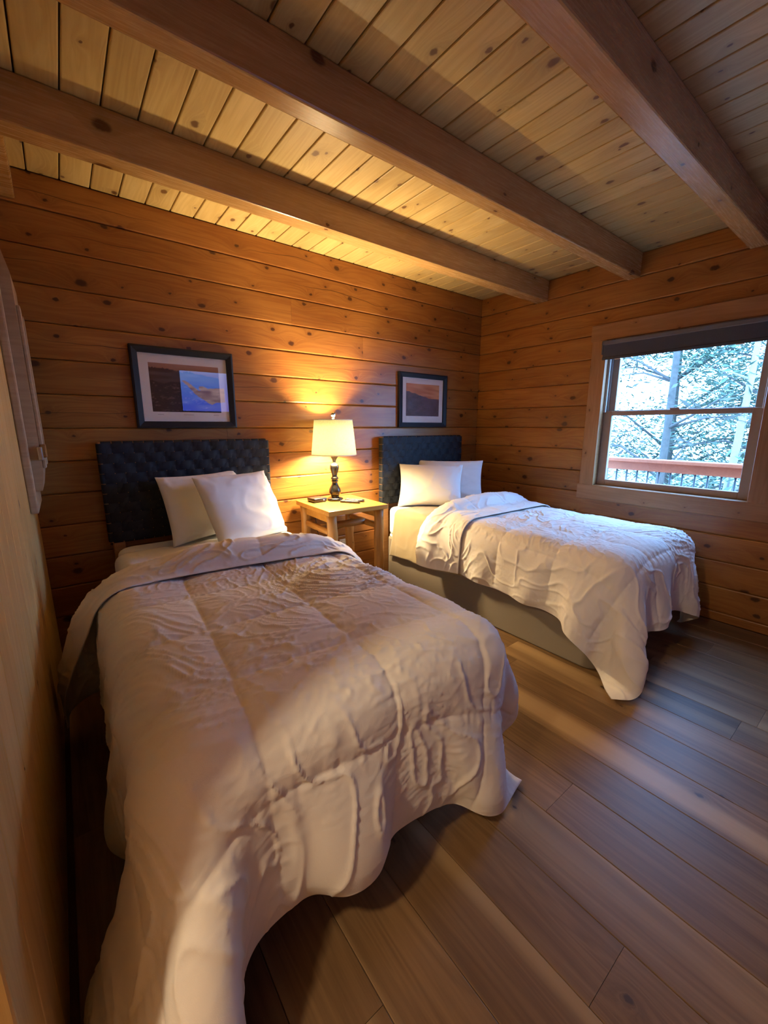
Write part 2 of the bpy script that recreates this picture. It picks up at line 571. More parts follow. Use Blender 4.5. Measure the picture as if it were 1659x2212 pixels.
def back_wall():
    w = slab('wall_back', -0.3, XR + 0.2, YB + 0.03, YB + 0.15, -0.1, ZC + 0.2, M['gap'])
    for k in range(len(COURSES) - 1):
        z0, z1 = COURSES[k], COURSES[k + 1]
        cuts = [-0.25]
        if abs(z0 - 2.05) < 0.01:
            cuts.append(1.411)
        if abs(z0 - 1.87) < 0.01:
            cuts.append(2.03)
        if abs(z0 - 1.15) < 0.01:
            cuts.append(0.9)
        cuts.append(XR)
        for a, b in zip(cuts, cuts[1:]):
            board('log_board', M['log'], w, ((a + b) / 2, YB, (z0 + z1) / 2), X3, Z3, -Y3, b - a - 0.001, z1 - z0 - 0.001, 0.03, 0.009)
    return w


WY0, WY1, WZ0, WZ1 = 0.60, 1.66, 0.80, 2.04    # rough opening in the right wall


def right_wall():
    xs = XR
    w = None
    for (y0, y1, z0, z1) in ((YF, WY0, -0.1, ZC + 0.2), (WY1, YB + 0.1, -0.1, ZC + 0.2), (WY0, WY1, -0.1, WZ0), (WY0, WY1, WZ1, ZC + 0.2)):
        if w is None:
            bm = bmesh.new()
            w = True
        add_box(bm, xs + 0.03, xs + 0.16, y0, y1, z0, z1)
    w = mesh_obj('wall_right', bm, M['gap'])
    w['kind'] = 'structure'
    for k in range(len(COURSES) - 1):
        z0, z1 = COURSES[k], COURSES[k + 1]
        zc = (z0 + z1) / 2
        spans = [(YF, YB)]
        if WZ0 - 0.02 < zc < WZ1 + 0.02:
            spans = [(YF, WY0), (WY1, YB)]
        for a, b in spans:
            board('log_board', M['log'], w, (xs, (a + b) / 2, zc), -Y3, Z3, -X3, b - a - 0.001, z1 - z0 - 0.001, 0.03, 0.009)
    return w


DY0, DY1, DZ = -0.35, 0.645, 2.03     # doorway in the left wall


def left_wall():
    bm = bmesh.new()
    for (y0, y1, z0, z1) in ((YF, DY0, -0.1, ZC + 0.2), (DY1, YB + 0.1, -0.1, ZC + 0.2), (DY0, DY1, DZ, ZC + 0.2)):
        add_box(bm, XL - 0.12, XL - 0.02, y0, y1, z0, z1)
    w = mesh_obj('wall_left', bm, M['partition'])
    w['kind'] = 'structure'
    n = 16
    wd = (YB - DY1) / n
    for i in range(n):
        yc = DY1 + wd * (i + 0.5)
        board('wall_plank', M['partition'], w, (XL, yc, ZC / 2), Z3, -Y3, X3, ZC, wd - 0.001, 0.02, 0.004)
    for i in range(5):
        wd2 = (DY0 - YF) / 5
        board('wall_plank', M['partition'], w, (XL, YF + wd2 * (i + 0.5), ZC / 2), Z3, -Y3, X3, ZC, wd2 - 0.001, 0.02, 0.004)
    for i in range(7):
        wd3 = (DY1 - DY0) / 7
        board('wall_plank', M['partition'], w, (XL, DY0 + wd3 * (i + 0.5), (DZ + ZC) / 2), Z3, -Y3, X3, ZC - DZ, wd3 - 0.001, 0.02, 0.004)
    return w


def floor():
    f = slab('floor', XL - 0.2, XR + 0.1, YF - 0.1, YB + 0.1, -0.12, -0.015, M['gap'])
    rnd = random.Random(11)
    wd = 0.19
    i = 0
    x = 0.057 - wd * 1.0
    while x < XR:
        a0, a1 = max(x, XL), min(x + wd, XR)
        y = YF - rnd.uniform(0, 1.0)
        if abs(x - 0.817) < 0.02:
            cuts = [YF, 0.266, 1.9, YB]
        elif abs(x - 1.007) < 0.02:
            cuts = [YF, -0.4, 0.95, YB]
        else:
            cuts = [YF]
            y = YF + rnd.uniform(0.3, 1.4)
            while y < YB - 0.25:
                cuts.append(y)
                y += rnd.uniform(1.0, 1.7)
            cuts.append(YB)
        for c0, c1 in zip(cuts, cuts[1:]):
            board('floor_plank', M['floor'], f, ((a0 + a1) / 2, (c0 + c1) / 2, 0.0), Y3, -X3, Z3, c1 - c0 - 0.0012, a1 - a0 - 0.0012, 0.014, 0.0022)
        x += wd
    return f


def ceiling():
    c = slab('ceiling', XL - 0.2, XR + 0.2, YF - 0.1, YB + 0.2, ZC + 0.025, ZC + 0.15, M['gap'])
    p = 0.128
    x = 0.03 - p * 2
    while x < XR + p:
        board('ceiling_plank', M['ceil'], c, (x + p / 2, (YF + YB) / 2, ZC), Y3, X3, -Z3, YB - YF, p - 0.005, 0.022, 0.005)
        x += p
    return c


back_wall()
right_wall()
left_wall()
floor()
ceiling()
fw = slab('wall_front', XL - 0.2, XR + 0.2, YF - 0.12, YF, -0.1, ZC + 0.2, M['log'])
# hall beyond the doorway, closed so that no sky leaks in
slab('wall_hall', -2.3, -2.2, -1.4, 1.9, -0.1, 2.7, M['hall'])
slab('wall_hall_near', -2.3, XL - 0.13, -1.5, -1.4, -0.1, 2.7, M['hall'])
slab('wall_hall_far', -2.3, XL - 0.13, 1.9, 2.0, -0.1, 2.7, M['hall'])
slab('ceiling_hall', -2.3, XL - 0.13, -1.5, 2.0, 2.6, 2.7, M['hall'])
slab('floor_hall', -2.3, XL - 0.2, -1.5, 2.0, -0.12, 0.0, M['floor'])

# square plate log along the top of the left wall
t = box_obj('trim_1', XL, -0.03, YF, YB, 2.425, ZC, M['beam'], bevel=0.006)
t['kind'] = 'structure'


def beam(y0, y1, label):
    bm = bmesh.new()
    L = (XR - XL)
    add_box(bm, -L / 2, L / 2, -(y1 - y0) / 2, (y1 - y0) / 2, -0.084, 0.084, 0.007, 2)
    o = mesh_obj('ceiling_beam', bm, M['beam'], loc=((XR + XL) / 2, (y0 + y1) / 2, 2.484))
    tag(o, label, 'beam', 'exposed ceiling beams')


beam(2.178, 2.285, 'exposed pine ceiling beam nearest the headboard wall, above the pillows')
beam(1.448, 1.535, 'exposed pine ceiling beam in the middle of the three, with a bright glint underneath')
beam(0.742, 0.836, 'exposed pine ceiling beam at upper right, farthest from the headboard wall')

# ------------------------------------------------------------------ window
def window():
    cx0 = XR - 0.022
    w = empty('window_1', (XR, (WY0 + WY1) / 2, WZ0))
    w['kind'] = 'structure'
    inv = Matrix.Translation(Vector((XR, (WY0 + WY1) / 2, WZ0))).inverted()

    def part(name, x0, x1, y0, y1, z0, z1, mat, parent=w, bevel=0.003, rot=None):
        o = box_obj(name, x0, x1, y0, y1, z0, z1, mat, None, bevel)
        o.parent = parent
        if parent is w:
            o.location = inv @ o.location
        else:
            o.location = o.location - Vector(parent['_c'])
        o['_c'] = ((x0 + x1) / 2, (y0 + y1) / 2, (z0 + z1) / 2)
        return o

    def vboard(name, yc, z0, z1, wd):
        o = board(name, M['trim'], w, (0, 0, 0), Z3, Y3, -X3, z1 - z0, wd, 0.022, 0.004)
        o.matrix_local = inv @ frame_matrix((cx0, yc, (z0 + z1) / 2), Z3, Y3, Z3.cross(Y3))
        return o

    # casing boards (face the room)
    for (yc, wd) in ((1.685, 0.115), (0.575, 0.115)):
        vboard('casing_board', yc, 0.86, 2.0, wd)
    for (zc, wd) in ((0.80, 0.12), (2.06, 0.12)):
        o = board('casing_board', M['trim'], w, (0, 0, 0), -Y3, Z3, -X3, 1.25, wd, 0.022, 0.004)
        o.matrix_local = inv @ frame_matrix((cx0, 1.13, zc), -Y3, Z3, -X3)
    # jamb liners
    part('jamb', XR - 0.012, XR + 0.155, 1.628, 1.648, 0.86, 2.0, M['trim'])
    part('jamb', XR - 0.012, XR + 0.155, 0.612, 0.632, 0.86, 2.0, M['trim'])
    part('window_sill', XR - 0.012, XR + 0.155, 0.632, 1.628, 0.845, 0.862, M['trim'])
    part('jamb_head', XR - 0.012, XR + 0.155, 0.632, 1.628, 1.99, 2.01, M['trim'])
    for y in (1.610, 0.632):
        part('sash_track', XR + 0.075, XR + 0.09, y, y + 0.018, 1.45, 1.99, M['track'], bevel=0.002)
        part('sash_track', XR + 0.03, XR + 0.045, y, y + 0.018, 1.45, 1.99, M['track'], bevel=0.002)
    # sashes
    def sash(x, z0, z1, bot, top):
        s = empty('sash', (0, 0, 0), parent=w)
        s.location = inv @ Vector((x, 1.13, z0))
        s['_c'] = (x, 1.13, z0)
        for nm, a in (('stile', (1.562, 1.626, z0, z1)), ('stile', (0.634, 0.698, z0, z1)), ('rail', (0.698, 1.562, z0, z0 + bot)), ('rail', (0.698, 1.562, z1 - top, z1))):
            part(nm, x - 0.018, x + 0.018, a[0], a[1], a[2], a[3], M['vinyl'], s, 0.004)
        part('pane', x - 0.003, x + 0.003, 0.69, 1.57, z0 + bot - 0.008, z1 - top + 0.008, M['glass'], s, 0)
        return s
    lo = sash(XR + 0.062, 0.862, 1.46, 0.048, 0.036)
    sash(XR + 0.105, 1.43, 1.99, 0.036, 0.05)
    lk = part('sash_lock', XR + 0.035, XR + 0.065, 1.10, 1.16, 1.46, 1.474, M['vinyl'], lo, 0.004)
    return w


window()

# blind
def blind():
    b = empty('roller_blind', (XR, 1.13, 1.99))
    tag(b, 'black roller blind rolled up at the top of the window', 'blind')
    c = box_obj('cassette', -0.05, 0.03, -0.535, 0.525, -0.035, 0.0, M['cassette'], b, 0.006)
    bm = bmesh.new()
    add_tube(bm, [(-0.01, -0.52, -0.06), (-0.01, 0.51, -0.06)], 0.036, 24)
    mesh_obj('roll', bm, M['blind'], b, True)
    f = box_obj('fabric', -0.047, -0.044, -0.52, 0.51, -0.125, -0.03, M['blind'], b)
    h = box_obj('hem_bar', -0.052, -0.040, -0.522, 0.512, -0.143, -0.122, M['blind'], b, 0.004)
    for y in (0.40, -0.33):
        q = box_obj('pull_tab', -0.004, 0.004, -0.022, 0.022, -0.007, 0.0, M['silver'], h, 0.002)
        q.location = (0, y, -0.012)
    for y in (-0.53, 0.515):
        box_obj('bracket', -0.05, 0.03, y - 0.004, y + 0.006, -0.10, 0.0, M['cassette'], b, 0.002)


blind()

# ------------------------------------------------------------------ outside the window
def outside():
    g = slab('ground', 4.8, 40, -14, 30, -1.3, -1.2, M['ground'])
    dk = empty('deck', (4.5, 1.5, -0.12))
    dk['kind'] = 'structure'
    dk.name = 'deck_floor'
    for i in range(12):
        x = 3.75 + 0.14 * i
        o = board('deck_board', M['rail'], dk, (x - 4.5, 0, 0), Y3, -X3, Z3, 9.0, 0.134, 0.03, 0.004)
    r = empty('deck_railing', (5.2, 1.5, -0.12))
    tag(r, 'reddish deck railing with black metal balusters outside the window', 'railing')
    box_obj('cap_board', -0.075, 0.075, -3.2, 3.2, 1.06, 1.10, M['rail'], r, 0.006)
    box_obj('top_rail', -0.02, 0.02, -3.2, 3.2, 0.965, 1.06, M['rail'], r, 0.004)
    box_obj('bottom_rail', -0.02, 0.02, -3.2, 3.2, 0.10, 0.19, M['rail'], r, 0.004)
    bm = bmesh.new()
    add_tube(bm, [(0, 0, 0.19), (0, 0, 0.965)], 0.009, 8)
    first = mesh_obj('baluster', bm, M['iron'], r, True)
    first.location = (0, -3.1, 0)
    for i in range(1, 57):
        c = first.copy()
        COL.objects.link(c)
        c.parent = r
        c.location = (0, -3.1 + 0.111 * i, 0)
    for y in (-3.2, 3.2):
        box_obj('post', -0.045, 0.045, y - 0.045, y + 0.045, 0.0, 1.06, M['rail'], r, 0.006)

    rnd = random.Random(5)

    def tree(x, y, h, r0, label, bark, leaf, nleaf, spread, lean=0.0, limbs=9, lz0=0.15, size=0.11):
        t = empty('tree', (x, y, -1.2))
        tag(t, label, 'tree')
        bm = bmesh.new()
        pts, rad = [], []
        for k in range(10):
            f = k / 9
            pts.append((lean * f * h + 0.05 * math.sin(3 * f + x), 0.06 * math.sin(4 * f + y), h * f))
            rad.append(r0 * (1 - 0.75 * f) + 0.01)
        add_tube(bm, pts, rad, 10)
        mesh_obj('trunk', bm, M[bark], t, True)
        bm = bmesh.new()
        tips = []
        for k in range(limbs):
            f = rnd.uniform(lz0, 0.95)
            i = min(8, int(f * 9))
            p0 = Vector(pts[i])
            a = rnd.uniform(0, 2 * math.pi)
            ln = spread * rnd.uniform(0.5, 1.0)
            d = Vector((math.cos(a) * 0.5, math.sin(a), rnd.uniform(-0.1, 0.6)))
            p1 = p0 + d * ln * 0.5 + Vector((0, 0, 0.1 * ln))
            p2 = p0 + d * ln + Vector((0, 0, rnd.uniform(-0.1, 0.25) * ln))
            add_tube(bm, [p0, p1, p2], [rad[i] * 0.35 + 0.008, rad[i] * 0.2 + 0.006, 0.006], 6)
            tips += [p0.lerp(p1, 0.6), p1, p1.lerp(p2, 0.5), p2]
            for q in range(3):
                s = p1.lerp(p2, rnd.random())
                e = s + Vector((rnd.uniform(-.4, .4), rnd.uniform(-1, 1), rnd.uniform(-.3, .8))) * ln * 0.4
                add_tube(bm, [s, e], [0.009, 0.004], 5)
                tips += [e, s.lerp(e, 0.5)]
        mesh_obj('branches', bm, M[bark], t, True)
        vs, fs = [], []
        for k in range(nleaf):
            c = rnd.choice(tips) + Vector((rnd.gauss(0, .3), rnd.gauss(0, .3), rnd.gauss(0, .25))) * spread * 0.45
            a, b_ = rnd.uniform(0, 6.28), rnd.uniform(-0.7, 0.7)
            u = Vector((math.cos(a) * math.cos(b_), math.sin(a) * math.cos(b_), math.sin(b_)))
            v = u.cross(Vector((rnd.uniform(-1, 1), rnd.uniform(-1, 1), rnd.uniform(-1, 1)))).normalized()
            s = size * rnd.uniform(0.5, 1.3)
            n0 = len(vs)
            vs += [c - u * s, c + v * s * 0.22, c + u * s, c - v * s * 0.22]
            fs.append((n0, n0 + 1, n0 + 2, n0 + 3))
        me = bpy.data.meshes.new('leaves')
        me.from_pydata(vs, [], fs)
        me.materials.append(M[leaf])
        o = bpy.data.objects.new('leaves', me)
        link(o, t)
        o['kind'] = 'stuff'

    tree(9.0, 3.0, 7.5, 0.07, 'tall grey tree trunk straight out past the deck railing', 'bark', 'leaf2', 250, 1.6, -0.01, 8)
    tree(9.6, 2.05, 6.0, 0.07, 'slender pale tree to the right of the grey trunk', 'palebark', 'leaf', 900, 1.8, 0.02, 14)
    tree(12.5, 1.6, 8.0, 0.12, 'leafy dark evergreen at the right behind the deck', 'bark', 'leaf', 16000, 2.8, 0.0, 30, 0.05, 0.085)
    tree(13.5, 4.4, 8.5, 0.12, 'leafy evergreen in the middle distance behind the trunk', 'bark', 'leaf', 16000, 2.8, 0.0, 30, 0.05, 0.085)
    tree(14.5, 7.2, 8.0, 0.10, 'thin bare tree at the left of the window view', 'palebark', 'leaf2', 9000, 2.6, 0.0, 24, 0.1, 0.08)


outside()

# ------------------------------------------------------------------ numpy noise
def vnoise2(u, v, seed):
    """smooth value noise on arrays u, v (lattice spacing 1)"""
    def h(i, j):
        n = (i.astype(np.int64) * 374761393 + j.astype(np.int64) * 668265263 + seed * 974711) & 0x7fffffff
        n = ((n ^ (n >> 13)) * 1274126177) & 0x7fffffff
        return ((n ^ (n >> 16)) & 0xffff) / 32767.5 - 1.0
    ui, vi = np.floor(u), np.floor(v)
    fu, fv = u - ui, v - vi
    fu = fu * fu * fu * (fu * (fu * 6 - 15) + 10)
    fv = fv * fv * fv * (fv * (fv * 6 - 15) + 10)
    a = h(ui, vi) * (1 - fu) + h(ui + 1, vi) * fu
    b = h(ui, vi + 1) * (1 - fu) + h(ui + 1, vi + 1) * fu
    return a * (1 - fv) + b * fv


def normals_of(P):
    du = np.gradient(P, axis=1)
    dv = np.gradient(P, axis=0)
    n = np.cross(du, dv)
    return n / np.maximum(np.linalg.norm(n, axis=-1, keepdims=True), 1e-9)


def upsample(P, k):
    """Catmull-Rom along both axes"""
    def up(A):
        n = A.shape[0]
        x = np.linspace(0, n - 1, (n - 1) * k + 1)
        i = np.minimum(np.floor(x).astype(int), n - 2)
        f = (x - i).reshape((-1,) + (1,) * (A.ndim - 1))
        E = np.concatenate([2 * A[:1] - A[1:2], A, 2 * A[-1:] - A[-2:-1]], 0)
        p0, p1, p2, p3 = E[i], E[i + 1], E[i + 2], E[i + 3]
        return 0.5 * ((2 * p1) + (-p0 + p2) * f + (2 * p0 - 5 * p1 + 4 * p2 - p3) * f * f + (-p0 + 3 * p1 - 3 * p2 + p3) * f ** 3)
    return np.swapaxes(up(np.swapaxes(up(P), 0, 1)), 0, 1)


def blur(P, it=1):
    for _ in range(it):
        Q = P.copy()
        Q[1:-1] = 0.25 * P[:-2] + 0.5 * P[1:-1] + 0.25 * P[2:]
        R_ = Q.copy()
        R_[:, 1:-1] = 0.25 * Q[:, :-2] + 0.5 * Q[:, 1:-1] + 0.25 * Q[:, 2:]
        P = R_
    return P


# the comforters are settled on their beds by a small position-based cloth relaxation
def settle(x0, x1, yf, yfold, fold, length, width, cx, rotz, bow, wall_l, wall_r, seed, steps=130, iters=10):
    f4 = np.float32
    top = 0.66
    step = 0.0213
    ns, nt = int(round(width / step)), int(round(length / step))
    S = (np.arange(ns) / (ns - 1) - 0.5) * width
    T = length * np.arange(nt) / (nt - 1)
    ds, dt = S[1] - S[0], T[1] - T[0]
    J, I = np.meshgrid(np.arange(nt), np.arange(ns), indexing='ij')
    flat, R = length - fold, 0.045
    X = np.zeros((nt, ns, 3))
    off = np.full((nt, ns), 0.02)
    for j, t in enumerate(T):
        d = t - flat
        if d <= 0:
            y, z = yfold - flat + t, top + 0.05
        elif d < math.pi * R:
            y, z = yfold + R * math.sin(d / R), top + 0.05 + R - R * math.cos(d / R)
        else:
            y, z = yfold - (d - math.pi * R), top + 0.05 + 2 * R
        X[j, :, 0], X[j, :, 1], X[j, :, 2] = S, y - bow * (t / length) * (2 * S / width) ** 2, z
        k = min(1, max(0, d) / (math.pi * R))
        off[j, :] = 0.02 + 0.026 * k * k * (3 - 2 * k)
    yc, c, s_ = 1.6, math.cos(rotz), math.sin(rotz)
    xx, yy = X[..., 0].copy(), X[..., 1] - yc
    X[..., 0] = cx + c * xx - s_ * yy
    X[..., 1] = yc + s_ * xx + c * yy
    X[..., 2] += 0.01 * vnoise2(I * 8 / ns, J * 10 / nt, seed) + 0.004 * vnoise2(I * 22 / ns, J * 26 / nt, seed + 1)
    rb = 0.11
    cen = np.array([(x0 + x1) / 2, (yf + 3.2) / 2, (top - 0.6) / 2], f4)
    hal = np.array([(x1 - x0) / 2, (3.2 - yf) / 2, (top + 0.6) / 2], f4) - f4(rb)
    eye = np.eye(3, dtype=f4)

    def bed_distance(p):
        r = p - cen
        q = np.abs(r) - hal
        qm = np.maximum(q, 0)
        l = np.linalg.norm(qm, axis=-1)
        d = l + np.minimum(q.max(-1), 0) - rb
        n = qm / np.maximum(l, 1e-9)[:, None]
        ins = l < 1e-9
        n[ins] = eye[q[ins].argmax(-1)]
        return d, n * np.sign(r)

    us, ut = np.arange(ns) / (ns - 1) * 5, np.arange(nt) / (nt - 1) * 6
    seam = np.minimum(np.abs(np.sin(np.pi * us))[None, :], np.abs(np.sin(np.pi * ut))[:, None])
    sl_s = 1 + 0.035 * np.clip(seam * 1.6, 0, 1) + 0.03 * vnoise2(I * 7 / ns, J * 9 / nt, seed + 2) * (seam > 0.1)
    sl_t = 1 + 0.035 * np.clip(seam * 1.6, 0, 1) + 0.03 * vnoise2(I * 7 / ns, J * 9 / nt, seed + 3) * (seam > 0.1)
    idx = np.arange(nt * ns).reshape(nt, ns)
    cons = []

    def batch(dj, di, k_pull, k_push):
        i = np.arange(ns - abs(di)) if di >= 0 else np.arange(abs(di), ns)
        JJ, II = np.meshgrid(np.arange(nt - dj), i, indexing='ij')
        key = (II // abs(di)) % 2 if dj == 0 else (JJ // dj) % 2
        sl = sl_s if dj == 0 else sl_t if di == 0 else 0.5 * (sl_s + sl_t)
        rest = math.hypot(dj * dt, di * ds) * 0.5 * (sl[JJ, II] + sl[JJ + dj, II + di])
        for par in (0, 1):
            m = key == par
            cons.append((idx[JJ, II][m], idx[JJ + dj, II + di][m], rest[m].astype(f4), f4(k_pull * 0.5), f4(k_push * 0.5)))

    kb = 0.2
    batch(0, 1, 1, 1)
    batch(1, 0, 1, 1)
    batch(1, 1, 0.5, 0.5)
    batch(1, -1, 0.5, 0.5)
    batch(0, 2, kb * 0.5, kb)
    batch(2, 0, kb * 0.5, kb)
    batch(0, 4, 0, kb * 0.6)
    batch(4, 0, 0, kb * 0.6)
    batch(0, 8, 0, kb * 0.25)
    batch(8, 0, 0, kb * 0.25)
    p = X.reshape(-1, 3).astype(f4)
    v = np.zeros_like(p)
    off = off.reshape(-1).astype(f4)
    h = f4(1 / 50)
    g = np.array([0, 0, -9.8], f4) * h
    for it in range(steps):
        v = v * f4(0.985 if it < steps * 0.6 else 0.92) + g
        sp = np.linalg.norm(v, axis=1, keepdims=True)
        v *= np.minimum(f4(1), f4(1.6) / np.maximum(sp, f4(1e-6)))
        q = p + v * h
        for k in range(iters):
            for a, b, rest, k1, k2 in cons:
                d = q[b] - q[a]
                l = np.sqrt(np.einsum('ij,ij->i', d, d)) + f4(1e-9)
                e = (l - rest) / l
                d *= (e * np.where(e > 0, k1, k2))[:, None]
                q[a] += d
                q[b] -= d
            d, n = bed_distance(q)
            m = d < off
            n = n[m]
            q[m] += n * (off - d)[m, None]
            mv = q[m] - p[m]
            mv -= (mv * n).sum(1, keepdims=True) * n
            q[m] -= mv * np.where(n[:, 2:3] > 0.6, f4(0.75), f4(0.25))
            q[:, 2] = np.maximum(q[:, 2], f4(0.018))
            q[:, 0] = np.clip(q[:, 0], wall_l, wall_r)
        v = (q - p) / h
        p = q
    return p.reshape(nt, ns, 3).astype(np.float64), width, length, fold


def comforter(data, label, seed):
    P, w, L, fold = data
    P = upsample(blur(P, 2), 4)
    nt, ns = P.shape[:2]
    U = np.linspace(0, 1, ns)[None, :] * np.ones((nt, 1))
    V = np.linspace(0, 1, nt)[:, None] * np.ones((1, ns))
    nbx, nby = 5, 6
    s, t = U * w, V * L
    wob_u = 0.03 * vnoise2(s * 2.5, t * 2.5, seed)
    wob_v = 0.03 * vnoise2(s * 2.5 + 9, t * 2.5, seed + 1)
    fu = np.abs(np.sin(np.pi * (U * nbx + wob_u)))
    fv = np.abs(np.sin(np.pi * (V * nby + wob_v)))
    nsm = normals_of(blur(P, 8))
    nsm *= np.where(nsm[nt // 4, ns // 2, 2] > 0, 1.0, -1.0)
    puff = 0.019 * np.power(fu, 0.4) * np.power(fv, 0.4)
    # creases: ridged noise running mostly across the bed, in patches
    ang = 0.5 * vnoise2(s * 1.5, t * 1.5, seed + 12)
    a1 = s * np.cos(ang) - t * np.sin(ang)
    a2 = s * np.sin(ang) + t * np.cos(ang)
    r1 = 1 - np.abs(vnoise2(a1 * 10 + 0.9 * vnoise2(s * 6, t * 6, seed + 2), a2 * 36 + 2.4 * vnoise2(s * 6, t * 6, seed + 3), seed + 4))
    r2 = 1 - np.abs(vnoise2(a1 * 26 + 2.2 * vnoise2(s * 8, t * 8, seed + 5), a2 * 34 + 2.2 * vnoise2(s * 8, t * 8, seed + 6), seed + 7))
    r3 = 1 - np.abs(vnoise2(s * 14 + 2.0 * vnoise2(s * 5, t * 5, seed + 13), t * 5 + 1.5 * vnoise2(s * 5, t * 5, seed + 14), seed + 15))
    amp = np.clip(0.5 + 0.9 * vnoise2(s * 2.6, t * 2.6, seed + 8), 0.08, 1.3)
    amp = np.clip(amp + 0.20 * np.clip((t / L - 0.42) / 0.2, 0, 1), 0, 1.5)
    hang = np.clip((0.665 - P[..., 2]) / 0.08, 0, 1)
    crease = 0.0070 * (r1 ** 6 - 0.17) * amp * (1 - 0.7 * hang) + 0.0050 * (r2 ** 7 - 0.1) * amp * (1 - 0.7 * hang) + 0.0085 * (r3 ** 5 - 0.2) * hang
    # gathers along the stitching
    pu = vnoise2(s * 70, t * 14, seed + 9) * np.exp(-(fv / 0.3) ** 2)
    pv = vnoise2(s * 14, t * 70, seed + 10) * np.exp(-(fu / 0.3) ** 2)
    crease += 0.0022 * (pu + pv)
    edge = np.minimum(np.minimum(U, 1 - U) * w, np.minimum(V, 1 - V) * L)
    e = np.clip(edge / 0.05, 0, 1)
    puff *= np.sqrt(e)
    Ptop = P + nsm * (puff + crease * (0.3 + 0.7 * e))[..., None]
    tf = np.clip((t - (L - fold - 0.10)) / 0.10, 0, 1)
    tf = tf * tf * (3 - 2 * tf)
    r4 = 1 - np.abs(vnoise2(s * 15 + 2 * vnoise2(s * 7, t * 7, seed + 21), t * 22 + 2 * vnoise2(s * 7, t * 7, seed + 22), seed + 23))
    back = 0.55 * puff + 0.008 * (r4 ** 4 - 0.2) * np.clip(amp + 0.3, 0, 1.2) + 0.004 * (pu + pv)
    Pbot = P - nsm * (0.006 * np.sqrt(e) * (1 - tf) + tf * (0.004 + back * e))[..., None]
    Ptop[..., 2] = np.maximum(Ptop[..., 2], 0.012)
    Pbot[..., 2] = np.maximum(Pbot[..., 2], 0.006)
    # one closed skin: top and (coarser) underside share the hem
    o = grid_mesh('comforter', Ptop, M['comforter'])
    bm = bmesh.new()
    bm.from_mesh(o.data)
    me2 = grid_mesh('tmp', Pbot[:, ::1], M['comforter'])
    bm.from_mesh(me2.data)
    bm.verts.ensure_lookup_table()
    n = nt * ns
    ring = [j for j in range(ns)] + [i * ns + ns - 1 for i in range(1, nt)] + [(nt - 1) * ns + j for j in range(ns - 2, -1, -1)] + [i * ns for i in range(nt - 2, 0, -1)]
    for a, b in zip(ring, ring[1:] + ring[:1]):
        try:
            bm.faces.new((bm.verts[a], bm.verts[b], bm.verts[n + b], bm.verts[n + a]))
        except ValueError:
            pass
    bmesh.ops.recalc_face_normals(bm, faces=bm.faces[:])
    for f in bm.faces:
        f.smooth = True
    bm.to_mesh(o.data)
    bm.free()
    bpy.data.objects.remove(me2)
    tag(o, label, 'comforter', 'twin bed comforters')
    return o


comforter(settle(0.05, 1.16, 0.78, 1.95, 0.32, 1.87, 1.74, 0.50, -0.06, 0.05, -0.125, 9.0, 3),
          'white quilted comforter on the left bed, spilling over its foot in the foreground', 21)
comforter(settle(2.14, 3.19, 0.79, 2.14, 0.46, 2.15, 1.56, 2.63, -0.03, 0.0, -9.0, 3.46, 8),
          'white quilted comforter on the right bed, blue with daylight from the window', 57)

# ------------------------------------------------------------------ beds
def rounded_block(name, x0, x1, y0, y1, z0, z1, rv, re, mat, parent, segs=8):
    """block with vertical corners rv and top/bottom edges re"""
    bm = bmesh.new()
    add_box(bm, x0, x1, y0, y1, z0, z1)
    ve = [e for e in bm.edges if abs(e.verts[0].co.z - e.verts[1].co.z) > 1e-4]
    bmesh.ops.bevel(bm, geom=ve, offset=rv, segments=segs, affect='EDGES', profile=0.5)
    he = [e for e in bm.edges if abs(e.verts[0].co.z - e.verts[1].co.z) < 1e-4 and len(e.link_faces) == 2 and abs(e.link_faces[0].normal.dot(e.link_faces[1].normal)) < 0.5]
    if re:
        bmesh.ops.bevel(bm, geom=he, offset=re, segments=4, affect='EDGES', profile=0.5)
    o = mesh_obj(name, bm, mat, parent, True)
    m = o.modifiers.new('n', 'WEIGHTED_NORMAL')
    return o


def strap_mesh(length, width, amp, period, phase, wrap=0.0):
    """leather strap along X, weaving over and under in Z, tucked round the ends"""
    n = int(length / 0.011)
    bm = bmesh.new()
    rows = []
    path = [(-length / 2, -0.045), (-length / 2, -0.012)]
    for i in range(n + 1):
        x = -length / 2 + 0.004 + (length - 0.008) * i / n
        z = amp * math.tanh(2.2 * math.sin(math.pi * (x + phase) / period))
        if i in (0, n):
            z = 0
        path.append((x, z))
    path += [(length / 2, -0.012), (length / 2, -0.045)]
    for x, z in path:
        rows.append([bm.verts.new((x, y, z - (0.0012 if abs(y) > width * 0.45 else 0))) for y in (-width / 2, -width * 0.42, width * 0.42, width / 2)])
    for a, b in zip(rows, rows[1:]):
        for k in range(3):
            bm.faces.new((a[k], a[k + 1], b[k + 1], b[k]))
    bmesh.ops.recalc_face_normals(bm, faces=bm.faces[:])
    return bm


